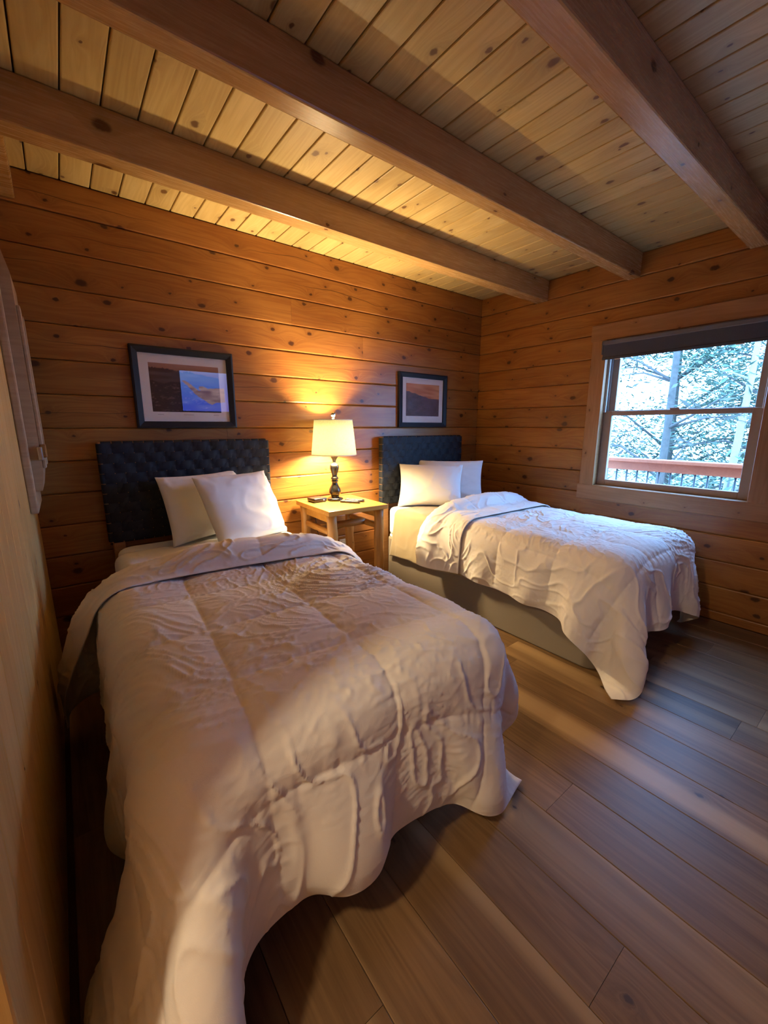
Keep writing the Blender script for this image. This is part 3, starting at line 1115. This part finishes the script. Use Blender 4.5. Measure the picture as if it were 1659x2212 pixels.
def bed(x0, x1, label, yf=0.90):
    cx = (x0 + x1) / 2
    b = empty('twin_bed', (cx, (yf + 2.84) / 2, 0))
    tag(b, label, 'bed', 'twin beds')
    ox, oy = cx, (yf + 2.84) / 2
    hw = (x1 - x0) / 2
    y0, y1 = yf - oy, 2.80 - oy
    rounded_block('bed_base', -hw, hw, y0, y1, 0.0, 0.385, 0.09, 0.012, M['base'], b)
    rounded_block('mattress_pad', -hw + 0.015, hw - 0.015, y0 + 0.02, y1, 0.385, 0.405, 0.09, 0.008, M['mattress'], b)
    rounded_block('mattress', -hw + 0.01, hw - 0.01, y0 + 0.015, y1 - 0.005, 0.405, 0.645, 0.09, 0.035, M['mattress'], b)
    # headboard: frame with woven straps
    HW = 0.505
    hb = empty('headboard', (0, 2.83 - oy, 0), parent=b)
    zb, zt = 0.66, 1.256
    fr = bmesh.new()
    add_box(fr, -HW + 0.004, HW - 0.004, 0.0, 0.045, zb + 0.004, zt - 0.004, 0.008, 2)
    for s in (-1, 1):
        add_box(fr, s * (HW - 0.05) - 0.03, s * (HW - 0.05) + 0.03, 0.0, 0.045, 0.0, zb + 0.05, 0.005, 2)
    mesh_obj('headboard_frame', fr, M['trim'], hb)
    nv, nh = 18, 10
    pv, ph = 2 * (HW - 0.02) / nv, (zt - zb - 0.02) / nh
    for i in range(nv):
        x = -HW + 0.02 + pv * (i + 0.5)
        o = mesh_obj('strap', strap_mesh(zt - zb, pv - 0.0045, 0.0028, ph, ph * (0.5 + i) - (zt - zb) / 2 * 0, 0), M['strap'], hb, True)
        o.matrix_local = frame_matrix((x, -0.004, (zt + zb) / 2), Z3, -X3, -Y3)
    for i in range(nh):
        z = zb + 0.01 + ph * (i + 0.5)
        o = mesh_obj('strap', strap_mesh(2 * HW, ph - 0.0045, 0.0028, pv, pv * (0.5 + i), 0), M['strap'], hb, True)
        o.matrix_local = frame_matrix((0, -0.006, z), X3, Z3, -Y3)
    return b


bed(0.165, 1.145, 'twin bed on the left with a taupe base and black woven-strap headboard', 0.88)
bed(2.175, 3.165, 'twin bed on the right beside the window, long taupe side showing, black strap headboard', 0.90)


def drape_cloth(name, x0, x1, ztop, y_of, zl_of, zr_of, rad, mat, label, cat, seed, wr=0.004, ny=70, nx=150):
    """cloth laid across a mattress: top, rounded shoulders and hanging sides"""
    V = np.linspace(0, 1, ny)
    U = np.linspace(0, 1, nx)
    P = np.zeros((ny, nx, 3))
    for j, v in enumerate(V):
        zl, zr = zl_of(v), zr_of(v)
        hl, hr = ztop - zl, ztop - zr
        w = x1 - x0 - 2 * rad
        arc = rad * math.pi / 2
        segs = [max(hl - rad, 0.01), arc, w, arc, max(hr - rad, 0.01)]
        tot = sum(segs)
        for i, u in enumerate(U):
            d = u * tot
            if d < segs[0]:
                x, z = x0, zl + d
                x -= 0.022 * (1 - d / segs[0]) ** 1.2
            elif d < segs[0] + arc:
                a = (d - segs[0]) / rad
                x, z = x0 + rad - rad * math.cos(a), ztop - rad + rad * math.sin(a)
            elif d < segs[0] + arc + w:
                x, z = x0 + rad + d - segs[0] - arc, ztop
            elif d < segs[0] + 2 * arc + w:
                a = (d - segs[0] - arc - w) / rad
                x, z = x1 - rad + rad * math.sin(a), ztop - rad + rad * math.cos(a)
            else:
                e = (d - segs[0] - 2 * arc - w) / segs[4]
                x, z = x1 + 0.022 * e, ztop - rad - e * (hr - rad)
            P[j, i] = (x, y_of(v, x, z), z)
    n = normals_of(P)
    if n[ny // 2, nx // 2, 2] < 0:
        n = -n
    S, T = P[..., 0] * 1.0 + P[..., 2] * 0.8, P[..., 1]
    d = wr * (1 - np.abs(vnoise2(S * 12 + 2 * vnoise2(S * 4, T * 4, seed), T * 14, seed + 1))) ** 3 + wr * 1.3 * vnoise2(S * 5, T * 5, seed + 2)
    side = np.clip((ztop - 0.05 - P[..., 2]) / 0.15, 0, 1)
    d += side * 0.012 * vnoise2(T * 9, S * 1.0, seed + 3)
    P = P + n * np.maximum(d, -0.003)[..., None]
    o = grid_mesh(name, P, mat)
    m = o.modifiers.new('s', 'SOLIDIFY')
    m.thickness = 0.004
    m.offset = 1.0
    tag(o, label, cat)
    return o


# beige blanket under the right comforter, top sheet on the left bed
drape_cloth('blanket', 2.165, 3.175, 0.652,
            lambda v, x, z: (2.62 + 0.05 * max(0, (0.65 - z)) / 0.4 + 0.03 * math.sin(x * 4)) * (1 - v) + 1.75 * v,
            lambda v: 0.235 + 0.05 * v + 0.01 * math.sin(v * 9), lambda v: 0.42, 0.05, M['blanket'],
            'beige blanket under the right comforter, hanging over the near side by the nightstand', 'blanket', 91)
drape_cloth('sheet', 0.155, 1.155, 0.652,
            lambda v, x, z: (2.60 + 0.02 * math.sin(x * 5)) * (1 - v) + 1.55 * v,
            lambda v: 0.30, lambda v: 0.34, 0.06, M['sheet'],
            'cream top sheet on the left bed between pillows and comforter', 'sheet', 33, wr=0.006)


def pillow(loc, w, h, t, yaw, lean, label, seed, roll=0.0):
    n = 46
    u = np.linspace(-1, 1, n)
    Ug, Vg = np.meshgrid(u, u)
    Ug, Vg = np.sin(Ug * np.pi / 2) * 0.6 + Ug * 0.4, np.sin(Vg * np.pi / 2) * 0.6 + Vg * 0.4
    pin = 0.075
    X = w / 2 * Ug * (1 - pin * (1 - Vg ** 2) * Ug ** 2)
    Y = h / 2 * Vg * (1 - pin * 1.2 * (1 - Ug ** 2) * Vg ** 2)
    th = t / 2 * np.power(np.clip((1 - Ug ** 2), 0, 1), 0.42) * np.power(np.clip((1 - Vg ** 2), 0, 1), 0.42)
    corner = np.exp(-((1 - np.abs(Ug)) ** 2 + (1 - np.abs(Vg)) ** 2) / 0.08)
    wr = 0.007 * (1 - np.abs(vnoise2(Ug * 3 + vnoise2(Ug * 2, Vg * 2, seed), Vg * 3, seed + 1))) ** 4 + 0.012 * corner * vnoise2(Ug * 9, Vg * 9, seed + 2)
    sag = 0.02 * vnoise2(Ug * 1.2 + seed, Vg * 1.2, seed + 3)
    F = np.stack([X, Y, th + wr * (th > 0.002) + sag * (th / (t / 2))], -1)
    B = np.stack([X, Y, -th * 0.8 + sag * (th / (t / 2))], -1)
    bend = -0.10 * (X / (w / 2)) ** 2 * 0.25
    F[..., 2] += bend
    B[..., 2] += bend
    bm = bmesh.new()
    vf = [[bm.verts.new(F[j, i]) for i in range(n)] for j in range(n)]
    vb = [[vf[j][i] if i in (0, n - 1) or j in (0, n - 1) else bm.verts.new(B[j, i]) for i in range(n)] for j in range(n)]
    for j in range(n - 1):
        for i in range(n - 1):
            bm.faces.new((vf[j][i], vf[j][i + 1], vf[j + 1][i + 1], vf[j + 1][i]))
            bm.faces.new((vb[j][i], vb[j + 1][i], vb[j + 1][i + 1], vb[j][i + 1]))
    bmesh.ops.recalc_face_normals(bm, faces=bm.faces[:])
    o = mesh_obj('pillow', bm, M['pillow'], None, True)
    # local: X width, Y height, Z front; stand it up, lean back, then yaw about Z
    m = Matrix.Translation(Vector(loc)) @ Matrix.Rotation(yaw, 4, 'Z') @ Matrix.Rotation(math.radians(90) - lean, 4, 'X') @ Matrix.Rotation(roll, 4, 'Z') @ Matrix.Translation((0, h / 2, 0))
    o.matrix_local = m
    tag(o, label, 'pillow', 'white bed pillows')
    return o


R_ = math.radians
pillow((0.89, 2.38, 0.655), 0.60, 0.45, 0.18, R_(31), R_(24), 'white pillow in front on the left bed, tilted towards the lamp', 3, R_(-2))
pillow((0.71, 2.64, 0.655), 0.56, 0.42, 0.16, R_(20), R_(16), 'white pillow against the left headboard, half hidden by another pillow', 13)
pillow((2.45, 2.52, 0.660), 0.56, 0.38, 0.17, R_(-46), R_(18), 'white pillow in front on the right bed, facing the camera', 23)
pillow((2.73, 2.54, 0.660), 0.60, 0.40, 0.16, R_(-42), R_(18), 'white pillow behind the front one on the right bed', 43)

# ------------------------------------------------------------------ nightstand and what stands on it
NS_C = (1.605, 2.60)
NS_R = R_(-2.5)
NS_T = 0.782


def nightstand():
    n = empty('nightstand', (NS_C[0], NS_C[1], 0), NS_R)
    tag(n, 'honey pine log nightstand between the two beds', 'nightstand')
    W, D = 0.245, 0.268
    bm = bmesh.new()
    add_box(bm, -W, W, -D, D, -0.017, 0.017, 0.005, 2)
    mesh_obj('tabletop', bm, M['table'], n, loc=(0, 0, NS_T - 0.017))
    rnd = random.Random(2)

    def leg(x, y):
        # grain runs along local X, so build lying down and stand it up
        bm = bmesh.new()
        h = NS_T - 0.034
        pts = [(h * k / 10, 0.0022 * math.sin(k * 1.7 + x * 30), 0.0022 * math.cos(k * 2.1 + y * 30)) for k in range(11)]
        add_tube(bm, pts, [0.036 + 0.0018 * math.sin(k * 2.3 + x * 50) for k in range(11)], 18)
        mesh_obj('leg', bm, M['logleg'], n, True, mtx=frame_matrix((x, y, 0), Z3, X3, Y3))

    for x in (-W + 0.05, W - 0.05):
        for y in (-D + 0.05, D - 0.055):
            leg(x, y)

    def rail(name, p0, p1, r, mat='logleg'):
        p0, p1 = Vector(p0), Vector(p1)
        d = (p1 - p0)
        L = d.length
        bm = bmesh.new()
        pts = [(L * k / 8, 0, 0.0015 * math.sin(k * 1.9)) for k in range(9)]
        rr = [r * (0.72 if k in (0, 8) else 1) + 0.001 * math.sin(k * 2.7) for k in range(9)]
        pts = [(-0.0, 0, 0)] + [(L * (0.05 + 0.9 * k / 8), 0, 0.0015 * math.sin(k * 1.9)) for k in range(9)] + [(L, 0, 0)]
        rr = [r * 0.7] + [r + 0.001 * math.sin(k * 2.7) for k in range(9)] + [r * 0.7]
        add_tube(bm, pts, rr, 16)
        x = d.normalized()
        mesh_obj(name, bm, M[mat], n, True, mtx=frame_matrix(p0, x, Z3.cross(x).normalized(), x.cross(Z3.cross(x).normalized())))

    zr = 0.615
    for x in (-W + 0.05, W - 0.05):
        rail('side_rail', (x, -D + 0.08, zr), (x, D - 0.085, zr), 0.024)
    rail('cross_rail', (-W + 0.05, -0.03, zr + 0.005), (W - 0.05, -0.03, zr + 0.005), 0.027)
    for x in (-W + 0.055, W - 0.055):
        box_obj('apron', x - 0.012, x + 0.012, -D + 0.08, D - 0.08, NS_T - 0.10, NS_T - 0.034, M['table'], n, 0.003)
    box_obj('apron', -W + 0.09, W - 0.09, D - 0.065, D - 0.045, NS_T - 0.10, NS_T - 0.034, M['table'], n, 0.003)


nightstand()

LAMP = (1.615, 2.70)


def table_lamp():
    l = empty('table_lamp', (*LAMP, NS_T))
    tag(l, 'lit table lamp with a white linen shade and turned black base on the nightstand', 'lamp')
    bm = bmesh.new()
    prof = [(0, 0), (0.060, 0), (0.062, 0.006), (0.062, 0.014), (0.058, 0.020), (0.034, 0.024), (0.030, 0.030), (0.034, 0.040), (0.043, 0.056), (0.0455, 0.072), (0.043, 0.088), (0.034, 0.106), (0.024, 0.122), (0.021, 0.134), (0.021, 0.144), (0.026, 0.147), (0.027, 0.152), (0.023, 0.156),
            (0.023, 0.162), (0.029, 0.166), (0.030, 0.172), (0.026, 0.178), (0.019, 0.186), (0.021, 0.200), (0.028, 0.222), (0.034, 0.244), (0.0355, 0.258), (0.033, 0.270), (0.024, 0.280), (0.014, 0.286), (0.0125, 0.298), (0.016, 0.312), (0.026, 0.328), (0.034, 0.338), (0.034, 0.342), (0.012, 0.345), (0.0, 0.345)]
    add_lathe(bm, prof, 40)
    mesh_obj('lamp_base', bm, M['lamp'], l, True)
    bm = bmesh.new()
    add_tube(bm, [(0, 0, 0.34), (0, 0, 0.40)], 0.014, 14)
    s = mesh_obj('socket', bm, M['silver'], l, True)
    bm = bmesh.new()
    bmesh.ops.create_uvsphere(bm, u_segments=16, v_segments=10, radius=0.028)
    mesh_obj('bulb', bm, M['bulb'], l, True, loc=(0, 0, 0.44))
    # shade: open truncated cone
    bm = bmesh.new()
    z0, z1, r0, r1 = 0.350, 0.605, 0.167, 0.140
    add_lathe(bm, [(r0 + 0.0015, z0), (r1 + 0.0015, z1), (r1 - 0.0015, z1), (r0 - 0.0015, z0), (r0 + 0.0015, z0)], 64)
    sh = mesh_obj('lamp_shade', bm, M['shade'], l, True)
    for z, r in ((z0, r0), (z1, r1)):
        bm = bmesh.new()
        pts = [(r * math.cos(a * math.pi / 24), r * math.sin(a * math.pi / 24), z) for a in range(49)]
        add_tube(bm, pts, 0.0035, 6, cap=False)
        mesh_obj('rim', bm, M['sheet'], sh, True)
    bm = bmesh.new()
    for a in (0, 2.094, 4.189):
        add_tube(bm, [(0, 0, z1 - 0.012), (r1 * math.cos(a), r1 * math.sin(a), z1 - 0.004)], 0.0018, 6)
    pts = [(0.012, 0, 0.38), (0.05, 0, 0.42), (0.055, 0, 0.50), (0.03, 0, 0.575), (0, 0, z1 - 0.01)]
    add_tube(bm, pts, 0.002, 6)
    add_tube(bm, [(-a, b, c) for a, b, c in pts], 0.002, 6)
    mesh_obj('harp', bm, M['silver'], l, True)
    bm = bmesh.new()
    add_lathe(bm, [(0, 0.59), (0.006, 0.592), (0.006, 0.610), (0.010, 0.615), (0.012, 0.619), (0.009, 0.624), (0.016, 0.632), (0.0195, 0.644), (0.017, 0.656), (0.009, 0.664), (0, 0.666)], 24)
    mesh_obj('finial', bm, M['crystal'], l, True)
    lt = add_light('lamp_light', 'POINT', (*LAMP, NS_T + 0.44), LAMP_POWER, LAMP_COLOR, 0.07)
    # flex from the base over the back of the table to the outlet
    bm = bmesh.new()
    ctrl = [(1.61, 2.757, NS_T + 0.008), (1.57, 2.83, NS_T + 0.005), (1.55, 2.878, NS_T - 0.01), (1.54, 2.885, NS_T - 0.15), (1.56, 2.885, 0.48), (1.62, 2.884, 0.33), (1.72, 2.882, 0.27), (1.80, 2.886, 0.33)]
    pts = []
    for i in range(len(ctrl) - 1):
        p = [Vector(ctrl[max(0, min(len(ctrl) - 1, i + k))]) for k in (-1, 0, 1, 2)]
        for f in np.linspace(0, 1, 8, endpoint=False):
            pts.append(0.5 * ((2 * p[1]) + (-p[0] + p[2]) * f + (2 * p[0] - 5 * p[1] + 4 * p[2] - p[3]) * f * f + (-p[0] + 3 * p[1] - 3 * p[2] + p[3]) * f ** 3) - Vector((*LAMP, NS_T)))
    add_tube(bm, pts, 0.0028, 8)
    mesh_obj('power_cord', bm, M['black'], l, True)


table_lamp()


def small_things():
    b = empty('media_box', (1.478, 2.735, NS_T), R_(4))
    tag(b, 'small black media box beside the lamp on the nightstand', 'media box')
    bm = bmesh.new()
    add_box(bm, -0.056, 0.056, -0.052, 0.052, 0.003, 0.032, 0.006, 3)
    mesh_obj('case', bm, M['black'], b, True)
    box_obj('indicator', 0.022, 0.031, -0.0535, -0.051, 0.013, 0.021, M['led'], b, 0.001)
    for x in (-0.045, 0.045):
        for y in (-0.04, 0.04):
            bm = bmesh.new()
            add_lathe(bm, [(0, 0), (0.006, 0), (0.006, 0.003), (0, 0.003)], 10)
            mesh_obj('foot', bm, M['button'], b, loc=(x, y, 0))
    for (x, y, rz, lab) in ((1.648, 2.540, R_(36), 'black remote control in front of the lamp base, nearer the table edge'), (1.708, 2.570, R_(33), 'black remote control lying to the right of the other remote')):
        r = empty('remote_control', (x, y, NS_T), rz)
        tag(r, lab, 'remote', 'remotes on the nightstand')
        bm = bmesh.new()
        add_box(bm, -0.02, 0.02, -0.075, 0.075, 0.0, 0.017, 0.005, 3)
        mesh_obj('case', bm, M['black'], r, True)
        for k in range(6):
            for q in range(3):
                xx, yy = -0.011 + 0.011 * q, -0.055 + 0.017 * k
                box_obj('button', xx - 0.0035, xx + 0.0035, yy - 0.005, yy + 0.005, 0.016, 0.0185, M['button'], r, 0.001)
        bm = bmesh.new()
        add_lathe(bm, [(0.007, 0.0165), (0.007, 0.0187), (0.013, 0.0187), (0.013, 0.0165)], 20, 0, 0.054)
        mesh_obj('dial', bm, M['button'], r, True)
    o = empty('wall_outlet', (1.80, YB - 0.001, 0.34))
    tag(o, 'almond wall outlet behind the nightstand', 'outlet')
    box_obj('cover_plate', -0.036, 0.036, -0.007, 0.0, -0.058, 0.058, M['plate'], o, 0.003)
    for z in (-0.024, 0.024):
        s = box_obj('socket_face', -0.016, 0.016, -0.010, -0.006, z - 0.015, z + 0.015, M['plate'], o, 0.004)
        for x in (-0.006, 0.006):
            q = box_obj('slot', -0.001, 0.001, -0.0008, 0.0008, -0.004, 0.004, M['black'], s)
            q.location = (x, -0.002, 0.002)
    p = box_obj('plug', -0.013, 0.013, -0.034, -0.0102, -0.038, -0.012, M['black'], None, 0.004)
    p.location = (1.80, YB - 0.001 - 0.022, 0.34 - 0.024)
    tag(p, 'black lamp plug in the outlet behind the nightstand', 'plug')


small_things()

# ------------------------------------------------------------------ pictures
def print_grid(name, w, h, nx, ny, colfun, mat, parent, y=0.0, flip=False):
    xs = np.linspace(-w / 2, w / 2, nx + 1)
    zs = np.linspace(-h / 2, h / 2, ny + 1)
    P = np.zeros((ny + 1, nx + 1, 3))
    P[..., 0], P[..., 1], P[..., 2] = xs[None, :], y, zs[:, None]
    o = grid_mesh(name, P, mat, parent, smooth=False)
    U = (P[..., 0] / w + 0.5)
    V = (P[..., 2] / h + 0.5)
    c = colfun(U, V)
    at = o.data.color_attributes.new('print', 'FLOAT_COLOR', 'POINT')
    rgba = np.ones((c.shape[0], c.shape[1], 4), dtype=np.float32)
    rgba[..., :3] = c
    at.data.foreach_set('color', rgba.ravel())
    return o


def lerp3(a, b, f):
    return np.array(a) * (1 - f[..., None]) + np.array(b) * f[..., None]


def sunset_left(U, V):
    sky = lerp3((0.30, 0.13, 0.07), (0.42, 0.24, 0.17), np.clip((V - 0.8) / 0.2, 0, 1))
    ridge = 0.92 - 0.14 * U - 0.03 * vnoise2(U * 9, U * 0 + 2, 1) - 0.02 * np.abs(vnoise2(U * 40, U * 0, 2))
    mist = lerp3((0.055, 0.035, 0.038), (0.16, 0.12, 0.12), np.clip(0.5 + 0.9 * vnoise2(U * 5, V * 14, 3), 0, 1) * np.clip((V - 0.55) * 3, 0, 1))
    rocks = lerp3((0.022, 0.014, 0.020), (0.16, 0.10, 0.10), np.clip(vnoise2(U * 14, V * 30, 4) + vnoise2(U * 40, V * 60, 5) - 0.55, 0, 1))
    land = np.where((V < 0.66 - 0.1 * U + 0.05 * vnoise2(U * 6, V * 2, 6))[..., None], rocks, mist)
    return np.where((V > ridge)[..., None], sky, land)


def sunset_right(U, V):
    band = np.clip(0.5 + 0.5 * vnoise2(U * 3, V * 16 + U * 2, 11), 0, 1)
    sky = lerp3((0.48, 0.14, 0.035), (0.75, 0.33, 0.13), band)
    ridge = 0.78 - 0.36 * U + 0.10 * U * U + 0.02 * vnoise2(U * 12, U * 0, 12)
    far = lerp3((0.09, 0.045, 0.05), (0.30, 0.14, 0.10), np.clip(vnoise2(U * 4, V * 22, 13) * 1.4, 0, 1) * np.clip((V - 0.42) * 6, 0, 1))
    land = lerp3((0.035, 0.016, 0.018), (0.10, 0.055, 0.055), np.clip(0.5 + 0.6 * vnoise2(U * 9, V * 12, 14) + 0.3 * vnoise2(U * 30, V * 40, 15), 0, 1))
    land = np.where((V > 0.50 + 0.02 * vnoise2(U * 8, U * 0, 16))[..., None] & (U > 0.45)[..., None], far, land)
    return np.where((V > ridge)[..., None] & (V > 0.55)[..., None], sky, land)


def picture(x0, x1, z0, z1, fw, mw, mb, fun, label, captions):
    cx, cz = (x0 + x1) / 2, (z0 + z1) / 2
    p = empty('framed_picture', (cx, YB, cz))
    tag(p, label, 'picture', 'framed landscape pictures')
    w, h = (x1 - x0) / 2, (z1 - z0) / 2
    bm = bmesh.new()
    d = 0.028
    # mitred frame, four sides
    ring = []
    for (a, b, y) in ((w, h, 0), (w, h, -d), (w - fw * 0.25, h - fw * 0.25, -d - 0.003), (w - fw, h - fw, -d + 0.006), (w - fw, h - fw, 0)):
        ring.append([bm.verts.new((sx * a, y, sz * b)) for sx, sz in ((-1, -1), (1, -1), (1, 1), (-1, 1))])
    for a, b in zip(ring, ring[1:]):
        for k in range(4):
            bm.faces.new((a[k], a[(k + 1) % 4], b[(k + 1) % 4], b[k]))
    bmesh.ops.recalc_face_normals(bm, faces=bm.faces[:])
    mesh_obj('frame', bm, M['frame'], p)
    box_obj('backing', -w + fw * 0.5, w - fw * 0.5, -0.006, -0.002, -h + fw * 0.5, h - fw * 0.5, M['frame'], p)
    m = box_obj('mat_board', -w + fw - 0.003, w - fw + 0.003, -0.010, -0.007, -h + fw - 0.003, h - fw + 0.003, M['mat'], p)
    pw, ph = 2 * (w - fw - mw), 2 * (h - fw) - mw - mb
    pr = print_grid('print', pw, ph, 90, 64, fun, M['print'], p, -0.0105)
    pr.location = (0, 0, (mb - mw) / 2)
    for (u, wd) in captions:
        zz = -h + fw + mb * 0.72
        bm = bmesh.new()
        rr = random.Random(int(u * 100) + 7)
        x = -wd / 2
        while x < wd / 2:
            l = rr.uniform(0.003, 0.007)
            add_box(bm, x, x + l, -0.0003, 0.0003, -0.0016, 0.0016)
            x += l + 0.0018
        mesh_obj('caption', bm, M['ink'], p, loc=(u * pw / 2, -0.0105, zz))
    g = box_obj('glass_pane', -w + fw - 0.002, w - fw + 0.002, -0.0145, -0.0125, -h + fw - 0.002, h - fw + 0.002, M['picglass'], p)
    return p


picture(0.372, 0.960, 1.330, 1.806, 0.040, 0.052, 0.058, sunset_left, 'black framed landscape with the blue screen reflection, over the left bed', ((-0.8, 0.03), (0.0, 0.06), (0.82, 0.03)))
picture(2.396, 2.993, 1.333, 1.810, 0.042, 0.050, 0.058, sunset_right, 'black framed orange sunset landscape over the right headboard', ())

# ------------------------------------------------------------------ television on the wall behind the camera (seen mirrored in the left picture)
HAND = [(0.03, 0.26), (0.08, 0.30), (0.14, 0.36), (0.24, 0.48), (0.32, 0.58), (0.42, 0.66), (0.52, 0.72), (0.62, 0.80), (0.70, 0.83), (0.74, 0.80), (0.80, 0.77), (1.02, 0.76), (1.02, 0.40), (0.80, 0.40), (0.62, 0.42), (0.50, 0.36), (0.42, 0.37), (0.40, 0.44), (0.46, 0.48), (0.40, 0.48), (0.28, 0.38), (0.18, 0.29), (0.08, 0.235)]


def in_poly(U, V, poly):
    ins = np.zeros(U.shape, bool)
    for (x0, y0), (x1, y1) in zip(poly, poly[1:] + poly[:1]):
        c = ((y0 > V) != (y1 > V)) & (U < (x1 - x0) * (V - y0) / ((y1 - y0) + 1e-9) + x0)
        ins ^= c
    return ins


def tv_image(U, V):
    # U runs along +X (seen mirrored, so +X is the right-hand side in the reflection)
    y = 1 - V
    sky = lerp3((0.16, 0.36, 0.98), (0.07, 0.13, 0.92), np.clip(y * 1.1, 0, 1))
    sky = sky + 0.10 * np.clip(vnoise2(U * 3, y * 9, 5), 0, 1)[..., None] * np.array((1, 1, 0.3))
    # the visible left two thirds of the screen hold the hand
    hu = U / 0.62
    m = in_poly(hu, y, HAND)
    f = np.clip(0.5 + 0.6 * vnoise2(U * 8, y * 18, 8), 0, 1)
    hand = lerp3((0.26, 0.13, 0.20), (0.62, 0.40, 0.42), f) * (1.15 - 0.5 * y)[..., None]
    c = np.where(m[..., None], hand, sky)
    return c


def television():
    t = empty('television', (1.97, YF, 1.85))
    tag(t, 'wall mounted television behind the camera showing a hand against blue sky', 'television')
    W, H = 0.49, 0.285
    box_obj('case', -W - 0.012, W + 0.012, 0.03, 0.07, -H - 0.014, H + 0.012, M['black'], t, 0.005)
    s = print_grid('screen', 2 * W, 2 * H, 128, 72, tv_image, M['screen'], t, 0.0712)
    box_obj('wall_bracket', -0.15, 0.15, 0.004, 0.03, -0.12, 0.12, M['black'], t)


television()

# ------------------------------------------------------------------ narrow cabinet on the left wall
def wall_rack():
    c = empty('wall_cabinet', (XL, 2.62, 1.55))
    tag(c, 'narrow pale wooden cabinet with a small silver latch on the left wall', 'cabinet')
    # back frame board
    bm = bmesh.new()
    add_box(bm, 0.0, 0.030, -0.21, 0.21, -0.60, 0.60, 0.006, 2)
    mesh_obj('back_frame', bm, M['rack'], c)
    bm = bmesh.new()
    # leaf with chamfered ends
    prof = [(0.030, -0.50), (0.055, -0.50), (0.068, -0.42), (0.068, 0.42), (0.045, 0.53), (0.030, 0.53)]
    a = [bm.verts.new((x, -0.18, z)) for x, z in prof]
    b = [bm.verts.new((x, 0.18, z)) for x, z in prof]
    n = len(prof)
    bm.faces.new(a)
    bm.faces.new(b[::-1])
    for k in range(n):
        bm.faces.new((a[k], a[(k + 1) % n], b[(k + 1) % n], b[k]))
    bmesh.ops.recalc_face_normals(bm, faces=bm.faces[:])
    d = mesh_obj('door', bm, M['rack'], c)
    box_obj('batten', 0.068, 0.082, -0.15, -0.08, -0.40, 0.30, M['rack'], d, 0.004)
    box_obj('batten', 0.068, 0.082, 0.08, 0.15, -0.40, 0.30, M['rack'], d, 0.004)
    box_obj('latch', 0.060, 0.078, -0.205, -0.180, -0.36, -0.30, M['silver'], d, 0.004)
    box_obj('catch_block', 0.068, 0.092, -0.18, -0.14, -0.35, -0.29, M['log'], d, 0.005)


wall_rack()

# ------------------------------------------------------------------ hall light beyond the doorway
def hall_light():
    h = empty('hall_lamp', (-0.95, 0.385, 2.6))
    tag(h, 'round opal ceiling lamp in the hall beyond the doorway', 'lamp')
    bm = bmesh.new()
    add_lathe(bm, [(0, 0), (0.07, 0), (0.07, -0.02), (0.02, -0.03), (0.02, -0.13), (0, -0.13)], 24)
    mesh_obj('canopy', bm, M['silver'], h, True)
    bm = bmesh.new()
    bmesh.ops.create_uvsphere(bm, u_segments=24, v_segments=14, radius=0.085)
    mesh_obj('globe', bm, M['globe'], h, True, loc=(0, 0, -0.2))
    add_light('hall_light', 'POINT', (-0.95, 0.385, 2.29), HALL_POWER, HALL_COLOR, 0.08)


hall_light()
